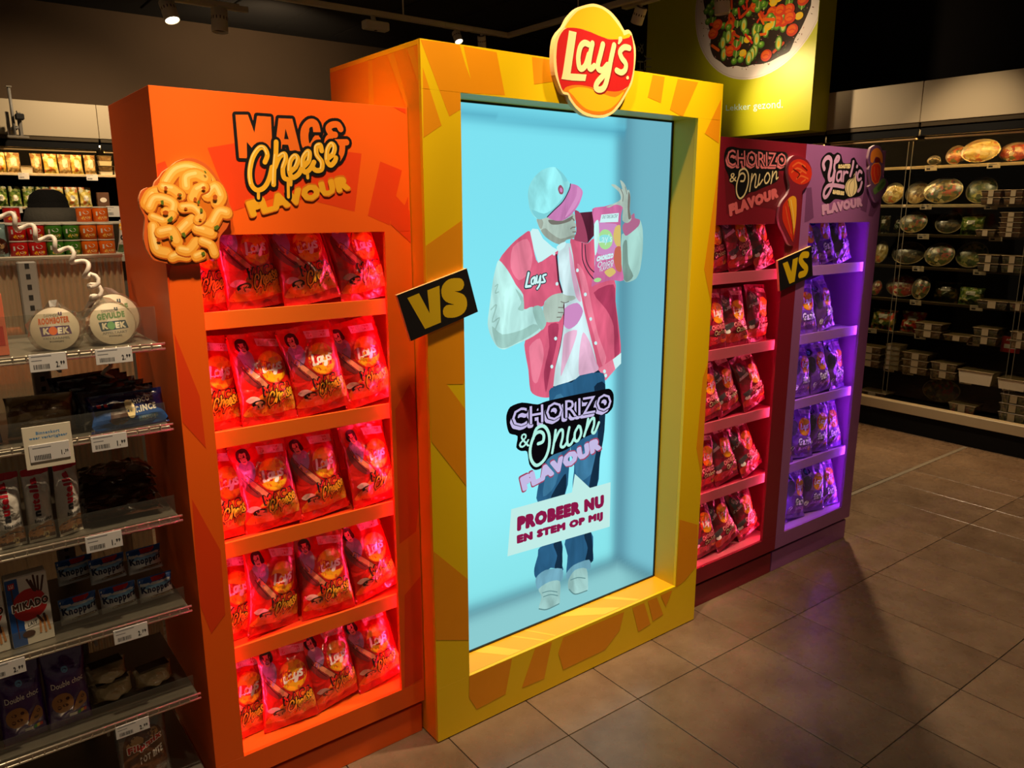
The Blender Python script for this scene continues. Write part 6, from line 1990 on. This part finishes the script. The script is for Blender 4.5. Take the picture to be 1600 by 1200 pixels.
# grey fixture on the header of the back fridge
mt_ = thing('camera_bracket', (-.31, 5.3, 2.1), 'grey camera bracket on a pole before the cream fridge header', 'bracket')
part('pole', MB().tube([(-.333, 5.32, 2.12), (-.333, 5.32, 2.46)], .011, 10), GREYP, mt_)
part('rail', MB().bevbox(-.385, -.245, 5.3, 5.34, 2.1, 2.119, .003), WIRE, mt_)
part('plate', MB().bevbox(-.375, -.352, 5.35, 5.36, 2.12, 2.29, .002), STEEL, mt_)
part('plate', MB().bevbox(-.296, -.274, 5.35, 5.36, 2.12, 2.29, .002), STEEL, mt_)
part('camera', MB().bevbox(-.318, -.262, 5.27, 5.345, 2.232, 2.275, .006), SLOT, mt_)
part('cap', MB().bevbox(-.352, -.314, 5.3, 5.34, 2.4602, 2.47, .002), WIRE, mt_)
part('bolt', MB().tube([(-.3, 5.3495, 2.12), (-.3, 5.3495, 2.3)], .004, 6), SLOT, mt_)
part('arm', MB().bevbox(-.34, -.3, 5.335, 5.5, 2.17, 2.19, .002), GREYP, mt_)

# ================================================================== green sign box above the right fridge
GREEN = mat('green_sign_board', (190, 190, 8), rough=.4, var=.03, scale=2)
sign = thing('food_sign', (4.31, 2.9, 2.129), 'lime green sign box with a salad plate above the right fridge', 'sign')
part('front_panel', MB().bevbox(4.2, 4.212, 1.578, 3.2, 2.129, 3.28, .001), GREEN, sign)
part('side_panel', MB().bevbox(4.2125, 4.4195, 1.578, 1.59, 2.129, 3.28, .001), GREEN, sign)
part('under_panel', MB().bevbox(4.2125, 4.4195, 1.5905, 3.2, 2.129, 2.1365, .001), GREEN, sign)
face_print('lettering', ART['sign_text'], sign, 'x', 4.2, base=1.2e-3)
# plate photograph printed on the sign: rim, grains, vegetables
PC = (2100.0, 3122.0, 582.0)
rp = random.Random(3)
plate = []
def disc(m, r, n=64, cx=PC[0], cz=PC[1]):
    p = []
    for k in range(n):
        t = 2 * math.pi * k / n
        p += [cx + r * math.cos(t), cz + r * math.sin(t)]
    return ('p', m, p)
PAL.update(platew=(226, 214, 204), plate2=(206, 190, 178), grain=(44, 30, 20), grain2=(84, 40, 30), pinkg=(190, 130, 120), carrot=(224, 96, 22), carrot2=(196, 66, 20), tomv=(200, 60, 26), pea=(104, 160, 40), sprout=(70, 110, 36), lemon=(232, 184, 30), herbg=(86, 130, 40), redp=(206, 48, 26), leek=(180, 200, 110), beet=(120, 24, 40))
plate += [disc('platew', PC[2]), disc('plate2', PC[2] * .985), disc('platew', PC[2] * .975)]
blob = []
for k in range(40):
    t = 2 * math.pi * k / 40
    r_ = PC[2] * (.85 + .04 * math.sin(5 * t) + rp.uniform(-.03, .03))
    blob += [PC[0] + r_ * math.cos(t), PC[1] + r_ * math.sin(t)]
plate.append(('P', 'grain', blob))
def rpt(lim=.8):
    while True:
        x, z = rp.uniform(-1, 1), rp.uniform(-1, .35)
        if x * x + z * z < lim * lim:
            return PC[0] + x * PC[2], PC[1] + z * PC[2]
for k in range(420):
    x, z = rpt(.9); a = rp.uniform(0, 3.14); l = rp.uniform(6, 13); w = rp.uniform(3, 5)
    plate.append(('s', rp.choice(['grain2', 'pinkg', 'grain2', 'beet', 'sprout', 'grain']), w, [x, z, x + l * math.cos(a), z + l * math.sin(a)]))
for k in range(190):
    x, z = rpt(.8); a = rp.uniform(0, 3.14); t = rp.random()
    if t < .34:
        l = rp.uniform(50, 110); plate.append(('s', rp.choice(['carrot', 'carrot2', 'redp']), rp.uniform(14, 24), [x, z, x + l * math.cos(a), z + l * math.sin(a)]))
    elif t < .55:
        plate.append(ell('sprout', x, z, 30, 26)); plate.append(ell('pea', x + 3, z + 4, 22, 19)); plate.append(ell('leek', x + 6, z + 8, 9, 8))
    elif t < .68:
        plate.append(ell('tomv', x, z, 48, 42)); plate.append(ell('carrot', x + 6, z + 6, 34, 28)); plate.append(('S', 'redp', 6, [x - 24, z - 6, x, z + 6, x + 26, z]))
    elif t < .78:
        plate.append(ell('lemon', x, z, 34, 26)); plate.append(ell('nyel', x + 5, z + 5, 20, 14))
    elif t < .9:
        plate.append(('P', 'herbg', [x, z, x + 30, z + 24, x + 20, z + 60, x - 10, z + 40, x - 36, z + 50, x - 28, z + 14])); plate.append(('S', 'leek', 8, [x, z, x - 4, z + 46]))
    else:
        plate.append(ell('herbg', x, z, 30, 52)); plate.append(ell('leek', x, z, 20, 40)); plate.append(ell('lemon', x, z - 6, 10, 22))
SIGNCLIP = [(1580.5, 3190, 2131, 3278)]


def clip_items(items, rect):
    """keep printed shapes inside the panel edge"""
    out = []
    for it in items:
        p = pairs(it[2] if it[0] in 'pP' else it[3])
        if min(q[0] for q in p) < rect[0] + (0 if it[0] in 'pP' else 14):
            if it[0] in 'sS':
                continue
        out.append(it)
    return out


face_print('salad_plate_print', clip_items(plate, SIGNCLIP[0]), sign, 'x', 4.2, clip=SIGNCLIP, step=1e-5, base=2e-4)

# ================================================================== track lighting
TRK = mat('track_white', (206, 190, 160), rough=.45); LAMPW = mat('lamp_white', (222, 206, 178), rough=.4); LAMPD = mat('lamp_vent', (60, 50, 42), rough=.5)
GLOWL = emission('lamp_glow', (255, 236, 200), 14.0)
trk = thing('lighting_track', (3.19, 3.92, 3.0), 'white L-shaped lighting track hanging under the dark ceiling', 'track')
part('rail', MB().bevbox(-.3, 3.2, 3.86, 3.9, 3.0, 3.04, .004), TRK, trk)
part('rail', MB().bevbox(3.2005, 3.24, 2.2, 3.9, 3.0, 3.04, .004), TRK, trk)
for x, y in ((.4, 3.88), (2.2, 3.88), (3.22, 3.0)):
    part('hanger', MB().tube([(x, y, 3.0402), (x, y, 3.2795)], .006, 6), TRK, trk)
tr2 = thing('lighting_track', (.5, 4.62, 3.06), 'second white lighting track above the back aisle at the top edge', 'track')
part('rail', MB().bevbox(-1.2, 1.25, 4.6, 4.64, 3.06, 3.1, .004), TRK, tr2)
part('hanger', MB().tube([(.2, 4.62, 3.1002), (.2, 4.62, 3.2795)], .006, 6), TRK, tr2)


def track_lamp(label, top, aim, lit=False, r=.045, L=.13, box=None):
    """adapter, knuckle and cylindrical head whose axis points along aim"""
    o = thing('track_lamp', top, label, 'lamp')
    t = Vector(top); a = Vector(aim).normalized()
    if box:
        part('adapter', MB().bevbox(t.x - box[0] / 2, t.x + box[0] / 2, t.y - box[1] / 2, t.y + box[1] / 2, t.z, t.z + .034, .004), TRK, o)
    part('knuckle', MB().tube([t, t + Vector((0, 0, -.03))], .012, 8), TRK, o)
    c = t + Vector((0, 0, -.036)) - a * .02
    M = Matrix.Translation(c) @ a.to_track_quat('Z', 'Y').to_matrix().to_4x4()
    hd = part('head', MB().lathe([(.0005, 0), (r * .9, .0), (r, .006), (r, L), (r * .94, L + .004), (r * .9, L - .004), (r * .86, L - .02)], 22, M=M), LAMPW, o)
    part('cap', MB().lathe([(.0005, -.0022), (r * .78, -.0022), (r * .8, -.0004)], 18, M=M), LAMPD, hd)
    v = MB()
    for k in range(14):
        tt = k / 14 * 2 * math.pi
        Mk = M @ Matrix.Rotation(tt, 4, 'Z')
        v.box(r - .0008, r + .0006, -.0035, .0035, L * .36, L * .5, M=Mk)
    part('vents', v, LAMPD, hd)['kind'] = 'stuff'
    part('lens', MB().lathe([(.0005, L - .012), (r * .86, L - .014)], 22, M=M), GLOWL if lit else mat('lens_dark', (120, 110, 92), rough=.2), hd)
    return o


track_lamp('lit white track lamp glaring above the left end of the orange stand', (.655, 4.62, 3.075), (.12, -.38, -.92), True, .055, .15)
track_lamp('white cylinder track lamp pointing down beside the glaring lamp', (1.03, 4.62, 3.075), (-.06, -.05, -1), False, .06, .165, (.3, .05))
track_lamp('lit white track lamp just above the yellow box top edge', (2.69, 3.88, 2.9985), (.0, -.5, -.86), True, .035, .09, (.24, .05))
track_lamp('dark white track lamp right of the glaring lamp above the yellow box', (2.94, 3.88, 2.9985), (.3, .3, -.9), False, .035, .09, (.2, .05))
track_lamp('white track lamp tilted behind the oval logo board', (3.38, 2.50, 3.02), (.05, .45, -.85), True, .045, .11, (.06, .34))
track_lamp('white track lamp hanging before the salad plate sign', (3.4, 1.79, 2.99), (.08, -.02, -1), False, .05, .14)
jb = thing('track_junction_box', (1.935, 3.84, 2.89), 'small white box under the lighting track left of the yellow box', 'junction box')
part('box', MB().bevbox(1.835, 2.035, 3.8, 3.88, 2.89, 2.952, .008), LAMPW, jb)
part('neck', MB().tube([(1.935, 3.86, 2.9522), (1.935, 3.88, 2.9998)], .018, 10), TRK, jb)
part('sensor', MB().lathe([(.0005, -.004), (.012, -.003), (.013, 0)], 12, c=(1.935, 3.84, 2.8898)), LAMPD, jb)

# ================================================================== shopper behind the shelves
def shopper():
    root = thing('person', (-.43, 3.25, 0), 'person in black beanie and grey hooded jacket behind the snack cans', 'person', rot=(0, 0, R(15)))
    me = bpy.data.meshes.new('body')
    V = [(0, 0, .95), (0, .0, 1.15), (0, -.01, 1.34), (0, .0, 1.43), (0, .01, 1.5),
         (-.1, 0, .88), (-.11, .01, .5), (-.11, 0, .09), (-.115, .12, .04),
         (.1, 0, .88), (.11, .01, .5), (.11, 0, .09), (.115, .12, .04),
         (-.19, 0, 1.38), (-.25, .02, 1.12), (-.2, .2, .98), (-.17, .27, .98),
         (.19, 0, 1.38), (.25, .02, 1.12), (.2, .2, .98), (.17, .27, .98)]
    E_ = [(0, 1), (1, 2), (2, 3), (3, 4), (0, 5), (5, 6), (6, 7), (7, 8), (0, 9), (9, 10), (10, 11), (11, 12), (2, 13), (13, 14), (14, 15), (15, 16), (2, 17), (17, 18), (18, 19), (19, 20)]
    rad = [.15, .15, .15, .07, .06, .1, .075, .05, .045, .1, .075, .05, .045, .075, .058, .045, .04, .075, .058, .045, .04]
    me.from_pydata(V, E_, [])
    ob = link('body', me, root)
    md = ob.modifiers.new('skin', 'SKIN')
    for i, r in enumerate(rad):
        me.skin_vertices[0].data[i].radius = (r, r * .8)
    me.skin_vertices[0].data[0].use_root = True
    sb = ob.modifiers.new('subdivision', 'SUBSURF'); sb.levels = 1; sb.render_levels = 2
    me.materials.append(mat('dark_jacket', (40, 36, 34), rough=.8))
    hp = [(.02, -.115), (.06, -.1), (.08, -.05), (.088, .0), (.087, .04), (.07, .085), (.04, .108), (.001, .113)]
    head = part('head', MB().lathe(hp, 20, (0, .01, 1.575), sx=.92, sy=1.08), mat('skin_tone', (190, 140, 110), rough=.5), root, True)
    f = MB()
    f.tube([(0, .1, 1.59), (0, .122, 1.562), (0, .1, 1.55)], [.008, .014, .01], 8)
    part('nose', f, MATS['skin_tone'], head, True)
    for s in (-1, 1):
        part('ear', MB().lathe([(.001, -.006), (.02, -.004), (.022, .002), (.001, .005)], 10, M=Matrix.Translation((s * .083, .005, 1.572)) @ Matrix.Rotation(R(90), 4, 'Y'), sx=1.3), MATS['skin_tone'], head, True)
        part('eye', MB().lathe([(.001, -.004), (.009, -.002), (.001, .006)], 8, M=Matrix.Translation((s * .032, .098, 1.585)) @ Matrix.Rotation(R(-90), 4, 'X')), mat('eye_dark', (30, 24, 20), rough=.2), head, True)
    part('mouth', MB().tube([(-.022, .094, 1.522), (0, .102, 1.52), (.022, .094, 1.522)], .005, 6), mat('lips', (160, 90, 84), rough=.5), head, True)
    part('beanie', MB().lathe([(.094, -.005), (.103, .0), (.103, .03), (.1, .032), (.1, .05), (.088, .085), (.06, .108), (.03, .117), (.001, .119)], 24, (0, .008, 1.567), sx=.95, sy=1.1), mat('black_knit', (14, 13, 13), rough=.95, bump=.5, bscale=120), root, True)
    # hood bunched round the neck and back of the head
    hd = MB()
    V2 = []; n = 22
    for j, (rr, z) in enumerate(((.10, 1.44), (.135, 1.47), (.135, 1.53), (.118, 1.585), (.098, 1.575), (.095, 1.5))):
        for k in range(n):
            t = 2 * math.pi * k / n
            drop = .05 * max(0, math.sin(t)) * (1 if j >= 2 else .2)
            V2.append((rr * math.cos(t), rr * math.sin(t) * 1.08 - .005, z - drop))
    hd.add(V2, [(j * n + k, j * n + (k + 1) % n, (j + 1) * n + (k + 1) % n, (j + 1) * n + k) for j in range(5) for k in range(n)], 0, True)
    part('hood', hd, mat('grey_fleece', (92, 88, 80), rough=.95, bump=.4, bscale=60), root, True)


shopper()
